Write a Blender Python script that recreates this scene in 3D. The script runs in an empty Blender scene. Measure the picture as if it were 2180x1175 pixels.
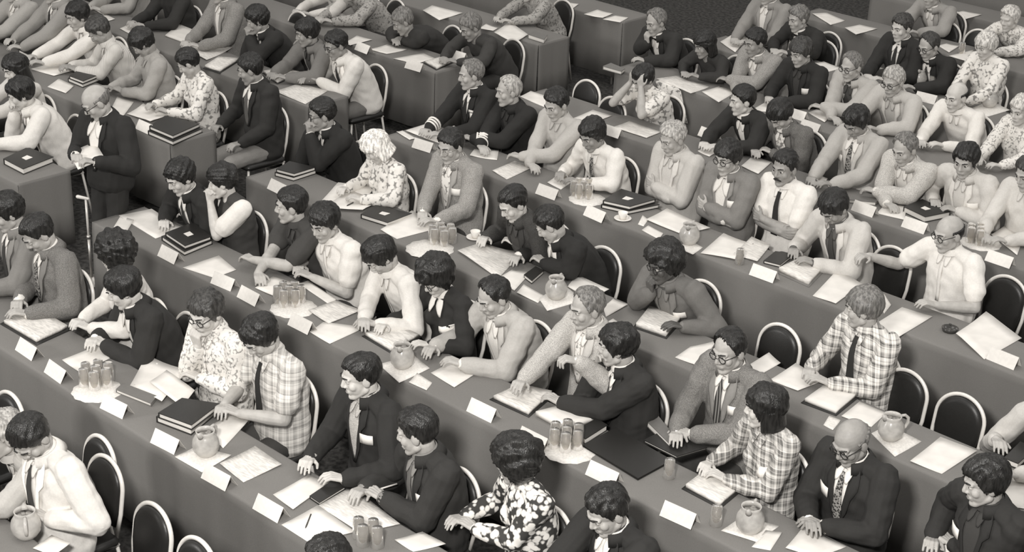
import bpy, math, random
import numpy as np
from mathutils import Vector, Matrix
from mathutils.bvhtree import BVHTree

# ------------------------------------------------------------------ camera, world, lights
SC = bpy.context.scene
COL = SC.collection
W, H = 2180, 1175
FPX, PITCH, YAW, ROLL = 3595.49, 0.42236, -0.75439, 0.03541
CAMZ = 5.616
TZ = 0.74                                   # table height
EYE = np.array([0.0, 0.0, CAMZ])
cp, sp = math.cos(PITCH), math.sin(PITCH)
FW = np.array([math.sin(YAW) * cp, math.cos(YAW) * cp, -sp])
R0 = np.array([math.cos(YAW), -math.sin(YAW), 0.0])
U0 = np.cross(R0, FW)
RT = R0 * math.cos(ROLL) + U0 * math.sin(ROLL)
UP = -R0 * math.sin(ROLL) + U0 * math.cos(ROLL)
cd = bpy.data.cameras.new('camera')
cd.sensor_fit = 'HORIZONTAL'
cd.sensor_width = 36.0
cd.lens = FPX / W * 36.0
cd.clip_end = 200
cam = bpy.data.objects.new('camera', cd)
COL.objects.link(cam)
M = Matrix(((RT[0], UP[0], -FW[0], 0), (RT[1], UP[1], -FW[1], 0), (RT[2], UP[2], -FW[2], CAMZ), (0, 0, 0, 1)))
cam.matrix_world = M
SC.camera = cam
SC.view_settings.view_transform = 'Standard'
SC.view_settings.look = 'None'
SC.view_settings.gamma = 1.0
SC.view_settings.use_curve_mapping = False
SC.view_settings.exposure = 0.0
wd = bpy.data.worlds.new('world')
SC.world = wd
wd.use_nodes = True
wd.node_tree.nodes['Background'].inputs[0].default_value = (1.0, 0.97, 0.93, 1)
wd.node_tree.nodes['Background'].inputs[1].default_value = 0.46


def area_lamp(name, loc, target, sx, sy, power):
    ld = bpy.data.lights.new(name, 'AREA')
    ld.shape = 'RECTANGLE'
    ld.size, ld.size_y, ld.energy = sx, sy, power
    ld.color = (1.0, 0.975, 0.94)
    o = bpy.data.objects.new(name, ld)
    COL.objects.link(o)
    o.location = loc
    d = Vector(target) - Vector(loc)
    o.rotation_euler = d.to_track_quat('-Z', 'Y').to_euler()
    return o


# stage lamp at the front of the hall, the photographer's flash on the balcony and ceiling lamps over the seats
area_lamp('stage_lamp', (-15.0, -7.0, 6.2), (-7.0, 9.0, 0.8), 3.0, 2.0, 900)
area_lamp('press_flash_lamp', (-1.1, -0.3, 6.3), (-7.0, 8.6, 0.6), 0.7, 0.5, 880)
for lx in (-13, -7.5, -2):
    for ly in (3.5, 9.0, 14.5):
        area_lamp('ceiling_lamp', (lx, ly, 6.8), (lx, ly, 0), 2.4, 2.4, 70)

# ------------------------------------------------------------------ pixel helpers (photo pixel -> point in the hall)
def ray(px, py):
    return FW + (px - W / 2) / FPX * RT - (py - H / 2) / FPX * UP


def on_z(px, py, z):
    d = ray(px, py)
    return EYE + d * ((z - CAMZ) / d[2])


def on_y(px, py, y):
    d = ray(px, py)
    return EYE + d * (y / d[1])


ROWY = {-2: 1.73, -1: 3.23, 0: 4.7055, 1: 6.2766, 2: 7.7065, 3: 9.1996, 4: 10.7625, 5: 12.209, 6: 13.52, 7: 15.2225, 8: 16.72, 9: 18.22, 10: 19.72}
TD = 0.466
AISLE_L, AISLE_R = -11.22, -10.19

# ------------------------------------------------------------------ materials
MATS = {}
TINT = (1.0, 0.964, 0.91)


def mat(name, g, rough=0.75, g2=None, scale=40.0, kind='plain', bump=0.0, bscale=300.0, metal=0.0, stretch=None, alpha=None, spec=0.35):
    """grey fabric / paper / skin material; kind: plain, noise, plaid, floral, stripe, tweed"""
    if name in MATS:
        return MATS[name]
    m = bpy.data.materials.new(name)
    m.use_nodes = True
    nt = m.node_tree
    n, l = nt.nodes, nt.links
    b = n['Principled BSDF']
    b.inputs['Roughness'].default_value = rough
    b.inputs['Metallic'].default_value = metal
    b.inputs['Specular IOR Level'].default_value = spec
    tone = lambda v: (v * TINT[0], v * TINT[1], v * TINT[2], 1)
    b.inputs['Base Color'].default_value = tone(g)
    if g2 is None:
        g2 = g
    tc = n.new('ShaderNodeTexCoord')
    mp = n.new('ShaderNodeMapping')
    l.new(tc.outputs['Object'], mp.inputs[0])
    if stretch:
        mp.inputs['Scale'].default_value = stretch
    ramp = n.new('ShaderNodeValToRGB')
    ramp.color_ramp.elements[0].color = tone(g)
    ramp.color_ramp.elements[1].color = tone(g2)
    if kind in ('noise', 'tweed', 'plain'):
        t = n.new('ShaderNodeTexNoise')
        t.inputs['Scale'].default_value = scale
        t.inputs['Detail'].default_value = 3
        l.new(mp.outputs[0], t.inputs['Vector'])
        ramp.color_ramp.elements[0].position = 0.38
        ramp.color_ramp.elements[1].position = 0.62
        if kind == 'plain':
            ramp.color_ramp.elements[0].color = tone(g * 0.965)
            ramp.color_ramp.elements[1].color = tone(g * 1.03 if g2 == g else g2)
        l.new(t.outputs['Fac'], ramp.inputs[0])
        l.new(ramp.outputs[0], b.inputs['Base Color'])
    elif kind == 'floral':
        t = n.new('ShaderNodeTexVoronoi')
        t.inputs['Scale'].default_value = scale
        t2 = n.new('ShaderNodeTexNoise')
        t2.inputs['Scale'].default_value = scale * 0.55
        l.new(mp.outputs[0], t.inputs['Vector'])
        l.new(mp.outputs[0], t2.inputs['Vector'])
        mth = n.new('ShaderNodeMath')
        mth.operation = 'MULTIPLY'
        l.new(t.outputs['Distance'], mth.inputs[0])
        l.new(t2.outputs['Fac'], mth.inputs[1])
        ramp.color_ramp.elements[0].position = 0.20 if g2 < .12 or g < .1 else 0.29
        ramp.color_ramp.elements[1].position = 0.29 if g2 < .12 or g < .1 else 0.40
        l.new(mth.outputs[0], ramp.inputs[0])
        l.new(ramp.outputs[0], b.inputs['Base Color'])
    elif kind in ('plaid', 'stripe'):
        sep = n.new('ShaderNodeSeparateXYZ')
        l.new(mp.outputs[0], sep.inputs[0])
        add = n.new('ShaderNodeMath')
        add.operation = 'ADD'
        outs = []
        comps = ['X', 'Z'] if kind == 'plaid' else ['X']
        for i, ax in enumerate(comps):
            src = sep.outputs[ax]
            if ax == 'X':
                s = n.new('ShaderNodeMath'); s.operation = 'ADD'
                l.new(sep.outputs['X'], s.inputs[0]); l.new(sep.outputs['Y'], s.inputs[1])
                src = s.outputs[0]
            def band(fr, th, wt):
                k = n.new('ShaderNodeMath'); k.operation = 'MULTIPLY'; k.inputs[1].default_value = fr
                l.new(src, k.inputs[0])
                sn = n.new('ShaderNodeMath'); sn.operation = 'SINE'
                l.new(k.outputs[0], sn.inputs[0])
                gt = n.new('ShaderNodeMath'); gt.operation = 'GREATER_THAN'; gt.inputs[1].default_value = th
                l.new(sn.outputs[0], gt.inputs[0])
                hf = n.new('ShaderNodeMath'); hf.operation = 'MULTIPLY'; hf.inputs[1].default_value = wt
                l.new(gt.outputs[0], hf.inputs[0])
                return hf.outputs[0]
            if kind == 'plaid':
                s2 = n.new('ShaderNodeMath'); s2.operation = 'ADD'
                l.new(band(scale, .35, .36), s2.inputs[0]); l.new(band(scale * 2.5, .72, .24), s2.inputs[1])
                outs.append(s2.outputs[0])
            else:
                outs.append(band(scale, .15, 1.0))
        if len(outs) == 2:
            l.new(outs[0], add.inputs[0]); l.new(outs[1], add.inputs[1])
            l.new(add.outputs[0], ramp.inputs[0])
        else:
            l.new(outs[0], ramp.inputs[0])
        l.new(ramp.outputs[0], b.inputs['Base Color'])
    if bump:
        t = n.new('ShaderNodeTexNoise')
        t.inputs['Scale'].default_value = bscale
        l.new(mp.outputs[0], t.inputs['Vector'])
        bp = n.new('ShaderNodeBump')
        bp.inputs['Strength'].default_value = bump
        bp.inputs['Distance'].default_value = 0.004
        l.new(t.outputs['Fac'], bp.inputs['Height'])
        l.new(bp.outputs[0], b.inputs['Normal'])
    if alpha is not None:
        b.inputs['Transmission Weight'].default_value = alpha
        b.inputs['IOR'].default_value = 1.2
    MATS[name] = m
    return m


CLOTH = mat('grey_tablecloth', 0.186, 0.85, scale=160, bump=0.25, bscale=500)
CARPET = mat('dark_carpet', 0.022, 0.95, 0.065, scale=26, kind='noise', bump=0.5, bscale=220)
PAPER = mat('white_paper', 0.74, 0.7, 0.78, scale=9)
PRINT = mat('printed_paper', 0.78, 0.7, 0.58, scale=55, kind='noise', stretch=(0.35, 1.6, 1))
CARD = mat('white_card', 0.78, 0.6)
COVER = mat('black_binder_cover', 0.024, 0.42, bump=0.15, bscale=400)
GREYCOVER = mat('grey_book_cover', 0.16, 0.5)
PAGES = mat('page_block', 0.76, 0.8, 0.6, scale=400, kind='noise', stretch=(0.02, 0.02, 1))
VINYL = mat('black_vinyl', 0.018, 0.38, bump=0.1, bscale=150)
RIM = mat('pale_metal_rim', 0.74, 0.3, metal=0.1)
STEEL = mat('brushed_steel', 0.5, 0.35, metal=0.8)
PITCH_M = mat('frosted_pitcher', 0.36, 0.22, 0.52, scale=14, kind='noise')
GLASS = mat('drinking_glass', 0.86, 0.06, alpha=0.85)
DOILY = mat('white_doily', 0.8, 0.85, 0.68, scale=70, kind='noise')
ICE = mat('ice_water', 0.5, 0.15, alpha=0.5)
ASH = mat('dark_glass', 0.05, 0.15)
EYEW = mat('eye_white', 0.55, 0.3)
IRIS = mat('dark_iris', 0.012, 0.2)
WHITE = mat('white_cotton', 0.80, 0.8, scale=60)
FRAME = mat('dark_spectacle_frame', 0.015, 0.3)
WIRE = mat('steel_spectacle_frame', 0.45, 0.3, metal=0.7)
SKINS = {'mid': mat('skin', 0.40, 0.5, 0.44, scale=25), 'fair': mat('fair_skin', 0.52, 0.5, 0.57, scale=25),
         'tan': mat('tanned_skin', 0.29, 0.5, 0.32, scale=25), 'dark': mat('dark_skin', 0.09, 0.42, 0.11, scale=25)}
LIPS = {'mid': mat('lips', 0.22, 0.45), 'fair': mat('fair_lips', 0.27, 0.45), 'tan': mat('tanned_lips', 0.16, 0.45), 'dark': mat('dark_lips', 0.05, 0.4)}
HAIRM = {}
for nm_, v_ in (('black', 0.014), ('brown', 0.034), ('grizzled', 0.12), ('grey', 0.27), ('white', 0.55), ('light', 0.4)):
    HAIRM[nm_] = mat(nm_ + '_hair', v_ * 0.8, 0.30, v_ * 1.9, scale=70, kind='noise', bump=0.9, bscale=190, stretch=(1, 1, 0.22))
BROWM = {'black': HAIRM['black'], 'brown': HAIRM['brown'], 'grizzled': HAIRM['brown'], 'grey': HAIRM['grizzled'], 'white': HAIRM['grizzled'], 'light': HAIRM['grizzled']}


def cloth(spec):
    """'g0.05' plain grey, 'plaid', 'floral', 'tweed0.2' ..."""
    if spec in MATS:
        return MATS[spec]
    if spec.startswith('g'):
        v = float(spec[1:])
        return mat(spec, v * 1.5 if v < .05 else v * .93 if v > .6 else v, 0.85, bump=0.3, bscale=420, scale=90)
    if spec.startswith('tweed'):
        v = float(spec[5:]); v = v * 1.4 if v < .05 else v; return mat(spec, v * 0.75, 0.9, v * 1.3, scale=190, kind='tweed', bump=0.3)
    if spec == 'plaid_light':
        return mat(spec, 0.70, 0.85, 0.26, scale=105, kind='plaid')
    if spec == 'plaid_bold':
        return mat(spec, 0.76, 0.85, 0.07, scale=100, kind='plaid')
    if spec == 'plaid_fine':
        return mat(spec, 0.15, 0.85, 0.72, scale=120, kind='plaid')
    if spec == 'floral_dark':
        return mat(spec, 0.82, 0.85, 0.045, scale=29, kind='floral')
    if spec == 'floral_light':
        return mat(spec, 0.74, 0.85, 0.24, scale=36, kind='floral')
    if spec == 'floral_grey':
        return mat(spec, 0.34, 0.85, 0.14, scale=55, kind='floral')
    if spec == 'pattern_tie':
        return mat(spec, 0.03, 0.6, 0.3, scale=80, kind='floral')
    if spec == 'stripe_tie':
        return mat(spec, 0.03, 0.6, 0.22, scale=330, kind='stripe')
    if spec == 'stripe_shirt':
        return mat(spec, 0.66, 0.85, 0.42, scale=420, kind='stripe')
    if spec == 'spot_shirt':
        return mat(spec, 0.74, 0.85, 0.3, scale=60, kind='floral')
    raise ValueError(spec)


# ------------------------------------------------------------------ mesh helpers
class MB:
    def __init__(s):
        s.v, s.f, s.m, s.n = [], [], [], 0

    def add(s, v, f, mi=0):
        v = np.asarray(v, float)
        s.v.append(v)
        s.f += [[i + s.n for i in q] for q in f]
        s.m += [mi] * len(f)
        s.n += len(v)

    def mesh(s, name, off=(0, 0, 0)):
        me = bpy.data.meshes.new(name)
        v = np.concatenate(s.v) - np.asarray(off, float)
        me.from_pydata(v.tolist(), [], s.f)
        if any(s.m):
            me.polygons.foreach_set('material_index', s.m)
        me.update()
        return me

    # ---- shapes
    def ell(s, c, r, A=None, nu=14, nv=9, mi=0):
        vs, fs = sphere(nu, nv)
        p = vs * np.asarray(r)
        if A is not None:
            p = p @ np.asarray(A).T
        s.add(p + np.asarray(c), fs, mi)

    def tube(s, pts, rad, n=10, cap=True, mi=0, closed=False):
        pts = np.asarray(pts, float)
        k = len(pts)
        rad = np.broadcast_to(np.asarray(rad, float), (k,))
        t = np.gradient(pts, axis=0) if not closed else np.roll(pts, -1, 0) - np.roll(pts, 1, 0)
        t /= np.linalg.norm(t, axis=1)[:, None] + 1e-12
        ref = np.array([0, 0, 1.0]) if abs(t[0][2]) < 0.9 else np.array([1.0, 0, 0])
        a = np.cross(t[0], ref); a /= np.linalg.norm(a)
        vs = []
        ang = np.arange(n) * 2 * math.pi / n
        for i in range(k):
            a = a - t[i] * (a @ t[i]); a /= np.linalg.norm(a)
            b = np.cross(t[i], a)
            vs.append(pts[i] + rad[i] * (np.cos(ang)[:, None] * a + np.sin(ang)[:, None] * b))
        vs = np.concatenate(vs)
        fs = []
        for i in range(k if closed else k - 1):
            j = (i + 1) % k
            for q in range(n):
                fs.append([i * n + q, i * n + (q + 1) % n, j * n + (q + 1) % n, j * n + q])
        if cap and not closed:
            fs.append(list(range(n))[::-1])
            fs.append([(k - 1) * n + q for q in range(n)])
        s.add(vs, fs, mi)

    def cap(s, p, q, r1, r2, n=12, mi=0):
        """tapered capsule, rounded ends"""
        p, q = np.asarray(p, float), np.asarray(q, float)
        d = q - p
        L = np.linalg.norm(d) + 1e-9
        d = d / L
        pts = [p - d * r1 * 0.98, p - d * r1 * 0.7, p, q, q + d * r2 * 0.7, q + d * r2 * 0.98]
        s.tube(pts, [r1 * 0.2, r1 * 0.72, r1, r2, r2 * 0.72, r2 * 0.2], n, mi=mi)

    def box(s, c, h, A=None, mi=0, bev=0.0):
        h = np.asarray(h, float)
        if bev <= 0:
            vs = np.array([[x, y, z] for x in (-1, 1) for y in (-1, 1) for z in (-1, 1)], float) * h
            fs = [[0, 1, 3, 2], [4, 6, 7, 5], [0, 4, 5, 1], [2, 3, 7, 6], [0, 2, 6, 4], [1, 5, 7, 3]]
        else:
            b = min(bev, 0.95 * h.min())
            ring = lambda ix, iy, z: [[-ix, -iy + b, z], [-ix + b, -iy, z], [ix - b, -iy, z], [ix, -iy + b, z], [ix, iy - b, z], [ix - b, iy, z], [-ix + b, iy, z], [-ix, iy - b, z]]
            vs = np.array(ring(h[0] - b * .6, h[1] - b * .6, -h[2]) + ring(h[0], h[1], -h[2] + b) + ring(h[0], h[1], h[2] - b) + ring(h[0] - b * .6, h[1] - b * .6, h[2]), float)
            fs = [list(range(8))[::-1], [24 + i for i in range(8)]]
            for k in range(3):
                for i in range(8):
                    fs.append([k * 8 + i, k * 8 + (i + 1) % 8, (k + 1) * 8 + (i + 1) % 8, (k + 1) * 8 + i])
        if A is not None:
            vs = vs @ np.asarray(A).T
        s.add(vs + np.asarray(c, float), fs, mi)

    def lathe(s, prof, c, n=24, mi=0, A=None):
        prof = np.asarray(prof, float)
        ang = np.arange(n) * 2 * math.pi / n
        vs = np.concatenate([np.c_[r * np.cos(ang), r * np.sin(ang), np.full(n, z)] for r, z in prof])
        if A is not None:
            vs = vs @ np.asarray(A).T
        fs = []
        for i in range(len(prof) - 1):
            for q in range(n):
                fs.append([i * n + q, i * n + (q + 1) % n, (i + 1) * n + (q + 1) % n, (i + 1) * n + q])
        s.add(vs + np.asarray(c, float), fs, mi)

    def sweep(s, ctr, lat, fwd, ra, rb, n=22, mi=0):
        """closed tube with elliptical sections: centres, lateral / forward axes and radii per station"""
        ang = np.arange(n) * 2 * math.pi / n
        k = len(ctr)
        vs = np.concatenate([ctr[i] + ra[i] * np.outer(np.sign(np.cos(ang)) * np.abs(np.cos(ang)) ** .85, lat[i]) + rb[i] * np.outer(np.sign(np.sin(ang)) * np.abs(np.sin(ang)) ** .85, fwd[i]) for i in range(k)])
        fs = [[i * n + q, i * n + (q + 1) % n, (i + 1) * n + (q + 1) % n, (i + 1) * n + q] for i in range(k - 1) for q in range(n)]
        fs.append(list(range(n))[::-1]); fs.append([(k - 1) * n + q for q in range(n)])
        s.add(vs, fs, mi)

    def sheet(s, G, nrm, th, mi=0):
        """grid of points (a,b,3) thickened along nrm"""
        G = np.asarray(G, float)
        a, b = G.shape[:2]
        top = G.reshape(-1, 3)
        bot = top - np.asarray(nrm) * th
        N = a * b
        fs = []
        for i in range(a - 1):
            for j in range(b - 1):
                q = [i * b + j, (i + 1) * b + j, (i + 1) * b + j + 1, i * b + j + 1]
                fs.append(q)
                fs.append([x + N for x in q[::-1]])
        edge = [i * b for i in range(a)] + [(a - 1) * b + j for j in range(1, b)] + [i * b + b - 1 for i in range(a - 2, -1, -1)] + [j for j in range(b - 2, 0, -1)]
        for i in range(len(edge)):
            p, q = edge[i], edge[(i + 1) % len(edge)]
            fs.append([q, p, p + N, q + N])
        s.add(np.concatenate([top, bot]), fs, mi)


_SPH = {}


def sphere(nu, nv):
    if (nu, nv) not in _SPH:
        vs = [[0, 0, 1.0]]
        for i in range(1, nv):
            th = math.pi * i / nv
            for j in range(nu):
                ph = 2 * math.pi * j / nu
                vs.append([math.sin(th) * math.cos(ph), math.sin(th) * math.sin(ph), math.cos(th)])
        vs.append([0, 0, -1.0])
        fs = [[0, 1 + j, 1 + (j + 1) % nu] for j in range(nu)]
        for i in range(nv - 2):
            for j in range(nu):
                a, b = 1 + i * nu + j, 1 + i * nu + (j + 1) % nu
                fs.append([a, a + nu, b + nu, b])
        e = 1 + (nv - 2) * nu
        fs += [[e + j, len(vs) - 1, e + (j + 1) % nu] for j in range(nu)]
        _SPH[(nu, nv)] = (np.array(vs), fs)
    return _SPH[(nu, nv)]


def link(name, me, mats, parent=None, loc=None, smooth=True):
    o = bpy.data.objects.new(name, me)
    COL.objects.link(o)
    for m in (mats if isinstance(mats, (list, tuple)) else [mats]):
        me.materials.append(m)
    if parent is not None:
        o.parent = parent
    if loc is not None:
        o.location = loc
    if smooth:
        me.polygons.foreach_set('use_smooth', [True] * len(me.polygons))
    return o


def tag(o, label, cat, group=None, kind=None):
    o['label'], o['category'] = label, cat
    if group:
        o['group'] = group
    if kind:
        o['kind'] = kind
    return o


def empty(name, loc, label, cat, group=None, rz=0.0):
    o = bpy.data.objects.new(name, None)
    o.empty_display_size = 0.1
    COL.objects.link(o)
    o.location = loc
    o.rotation_euler = (0, 0, rz)
    return tag(o, label, cat, group)


def dup(root, loc, rz, label, group=None):
    r = root.copy(); COL.objects.link(r)
    r.location = loc; r.rotation_euler = (0, 0, rz); r['label'] = label
    if group:
        r['group'] = group
    for ch in list(root.children):
        c = ch.copy(); COL.objects.link(c); c.parent = r
        for g in list(ch.children):
            d = g.copy(); COL.objects.link(d); d.parent = c
    return r


BAKE = []          # (object, voxel, smooth iterations, wrinkle amplitude)


def vox(name, mb, m, parent, off, voxel, smooth=3, wrinkle=0.0):
    o = link(name, mb.mesh(name, off), m, parent)
    BAKE.append((o, voxel, smooth, wrinkle))
    return o


def bake_all():
    for o, v, s, w in BAKE:
        r = o.modifiers.new('r', 'REMESH'); r.mode = 'VOXEL'; r.voxel_size = v; r.use_smooth_shade = True
        if s:
            k = o.modifiers.new('s', 'SMOOTH'); k.factor = 0.5; k.iterations = s
    dg = bpy.context.evaluated_depsgraph_get()
    dg.update()
    rng = np.random.default_rng(5)
    for o, v, s, w in BAKE:
        me = bpy.data.meshes.new_from_object(o.evaluated_get(dg), depsgraph=dg)
        o.modifiers.clear()
        me.name = o.data.name
        old = o.data
        o.data = me
        bpy.data.meshes.remove(old)
        n = len(me.vertices)
        if w and n:
            co = np.empty(n * 3, 'f'); me.vertices.foreach_get('co', co); co = co.reshape(-1, 3)
            nr = np.empty(n * 3, 'f'); me.vertices.foreach_get('normal', nr); nr = nr.reshape(-1, 3)
            d = np.zeros(n)
            for wl in (0.19, 0.12, 0.085, 0.06):
                for _ in range(2):
                    k = rng.normal(size=3); k /= np.linalg.norm(k)
                    d += np.sin(co @ k * 2 * math.pi / wl + 2.2 * np.sin(co @ rng.normal(size=3) * 9) + rng.uniform(0, 6)) * wl
            co = co + nr * (d / 0.5 * w)[:, None]
            me.vertices.foreach_set('co', co.astype('f').ravel())
        me.polygons.foreach_set('use_smooth', np.ones(len(me.polygons), bool))
        me.update()
# ------------------------------------------------------------------ people
def unit(v):
    v = np.asarray(v, float)
    return v / (np.linalg.norm(v) + 1e-12)


HP = [0, 32, 55, 75, 95, 115, 140, 181]
HAIRLINE = {
    'short': ([.074, .071, .052, .002, .022, -.028, -.068, -.074], .013, .020),
    'mop': ([.060, .057, .036, -.024, -.016, -.046, -.084, -.092], .019, .026),
    'fringe': ([.046, .046, .030, -.014, .000, -.042, -.080, -.088], .018, .025),
    'recede': ([.104, .098, .070, .005, .020, -.025, -.068, -.075], .013, .012),
    'bald': ([.30, .30, .30, .020, .022, -.020, -.065, -.072], .010, .004),
    'bouffant': ([.052, .050, .030, -.030, -.055, -.075, -.100, -.105], .040, .056),
    'afro': ([.056, .052, .036, -.025, -.015, -.050, -.085, -.09], .042, .050),
    'long': ([.056, .050, .022, -.060, -.150, -.165, -.175, -.18], .022, .026),
    'bob': ([.050, .046, .022, -.050, -.095, -.110, -.120, -.12], .026, .030),
}
C0 = np.array([0, -.008, .015])
HEADE = [(np.array([0, -.012, .032]), np.array([.0765, .096, .086])), (np.array([0, .030, -.028]), np.array([.062, .060, .086]))]


def head_r(d):
    r = np.zeros(len(d))
    for c, e in HEADE:
        o = (C0 - c) / e
        dd = d / e
        a = (dd * dd).sum(1); b = dd @ o; k = o @ o - 1
        disc = b * b - a * k
        t = np.where(disc > 0, (-b + np.sqrt(np.maximum(disc, 0))) / a, 0)
        r = np.maximum(r, t)
    return r


def hair_mesh(mb, style, Mh, Hc, hs, seed, part=1):
    line, tside, ttop = HAIRLINE[style]
    vs, fs = sphere(88, 56)
    d = vs / np.linalg.norm(vs, axis=1)[:, None]
    r = head_r(d)
    p = C0 + d * r[:, None]
    phi = np.degrees(np.arctan2(np.abs(p[:, 0]), p[:, 1]))
    hl = np.interp(phi, HP, line)
    rg = np.random.default_rng(seed)
    hl = hl + .004 * np.sin(phi * .35 + rg.uniform(0, 6)) + .006 * part * np.sin(np.radians(phi) * 2) * np.sign(p[:, 0])
    m = np.clip((p[:, 2] - hl) / .012 + .5, 0, 1)
    if style == 'bald':
        m *= np.clip((.052 - p[:, 2]) / .02, 0, 1)
    m = m * m * (3 - 2 * m)
    top = np.clip(p[:, 2] / .1, 0, 1)
    t = tside + (ttop - tside) * top
    wave = sum(np.sin(d @ (rg.normal(size=3) * w) + rg.uniform(0, 6)) * (4.5 / w) for w in (5, 8, 12, 18, 26))
    t = t * (1 + .15 * wave)
    strand = np.sin(p[:, 0] * 260 + 3 * np.sin(p[:, 1] * 22 + seed) + 40 * p[:, 2]) * .0016 + np.sin(phi * .9 + 60 * p[:, 2] + seed) * .0010
    t = t + strand * np.clip(t / .012, 0, 1)
    if style in ('short', 'mop', 'recede'):
        t = t - .009 * np.exp(-((p[:, 0] - part * .034) / .007) ** 2) * np.clip((p[:, 1] + .03) / .03, 0, 1) * np.clip((p[:, 2] - .05) / .02, 0, 1)
    if style in ('short', 'fringe', 'recede'):
        t = t + .008 * top * np.clip(d[:, 0] * part * 2, -1, 1)
    if style in ('long', 'bob'):
        zlim = -.175 if style == 'long' else -.12
        hor = np.hypot(d[:, 0], d[:, 1]) + 1e-6
        rc = .106 / hor
        rc = np.where(d[:, 2] < -.05, np.minimum(rc, zlim / np.minimum(d[:, 2], -1e-3)), 0)
        back = np.clip((phi - 68) / 14, 0, 1)
        r2 = np.maximum(r + t, rc * back)
        zz = C0[2] + d[:, 2] * r2
        m = np.where((phi > 75) & (d[:, 2] < 0), back, m)
        rr = (r - .014) * (1 - m) + r2 * m
    else:
        rr = r + (-.014) * (1 - m) + t * m
    q = (C0 + d * rr[:, None]) * hs
    mb.add(q @ Mh.T + Hc, fs)


def hand(mb, Wp, d, n, side, curl=0.5, k=1.0):
    d = unit(d); n = unit(n - d * (np.dot(n, d)))
    th = np.cross(n, d) * (1 if side > 0 else -1)
    lens = [.074, .083, .077, .060]
    for i in range(4):
        b0 = Wp + th * (.016 - .011 * i) * k
        kn = Wp + d * (.088 - .0045 * abs(i - 1)) * k + th * (.032 - .0213 * i) * k - n * .004
        mb.cap(b0, kn, .0145 * k, .0115 * k, 8)
        a1 = curl * (.75 + .12 * i); a2 = a1 + curl * 1.05
        sp_ = th * (.05 - .035 * i)
        e1 = unit(d * math.cos(a1) + n * math.sin(a1) + sp_)
        e2 = unit(d * math.cos(a2) + n * math.sin(a2) + sp_ * .6)
        p1 = kn + e1 * lens[i] * .52 * k
        p2 = p1 + e2 * lens[i] * .46 * k
        mb.cap(kn, p1, .0098 * k, .0088 * k, 8)
        mb.cap(p1, p2, .0088 * k, .0072 * k, 8)
    t0 = Wp + d * .022 * k + th * .024 * k
    t1 = t0 + unit(th * .8 + d * .65 + n * .35) * .046 * k
    t2 = t1 + unit(th * .25 + d * .9 + n * .35) * .034 * k
    mb.cap(t0, t1, .0135 * k, .0105 * k, 8)
    mb.cap(t1, t2, .0105 * k, .0085 * k, 8)


def ik(S, Wt, l1, l2, pole):
    v = Wt - S
    D = np.linalg.norm(v)
    mx = (l1 + l2) * .985
    if D > mx:
        Wt = S + v * mx / D; v = Wt - S; D = mx
    if D < .14:
        v = unit(v) * .14; Wt = S + v; D = .14
    a = (l1 * l1 - l2 * l2 + D * D) / (2 * D)
    h = math.sqrt(max(l1 * l1 - a * a, 1e-6))
    u = v / D
    pl = unit(pole - u * np.dot(pole, u))
    return S + u * a + pl * h, Wt


PEOPLE = []
NP = [0]


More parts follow.
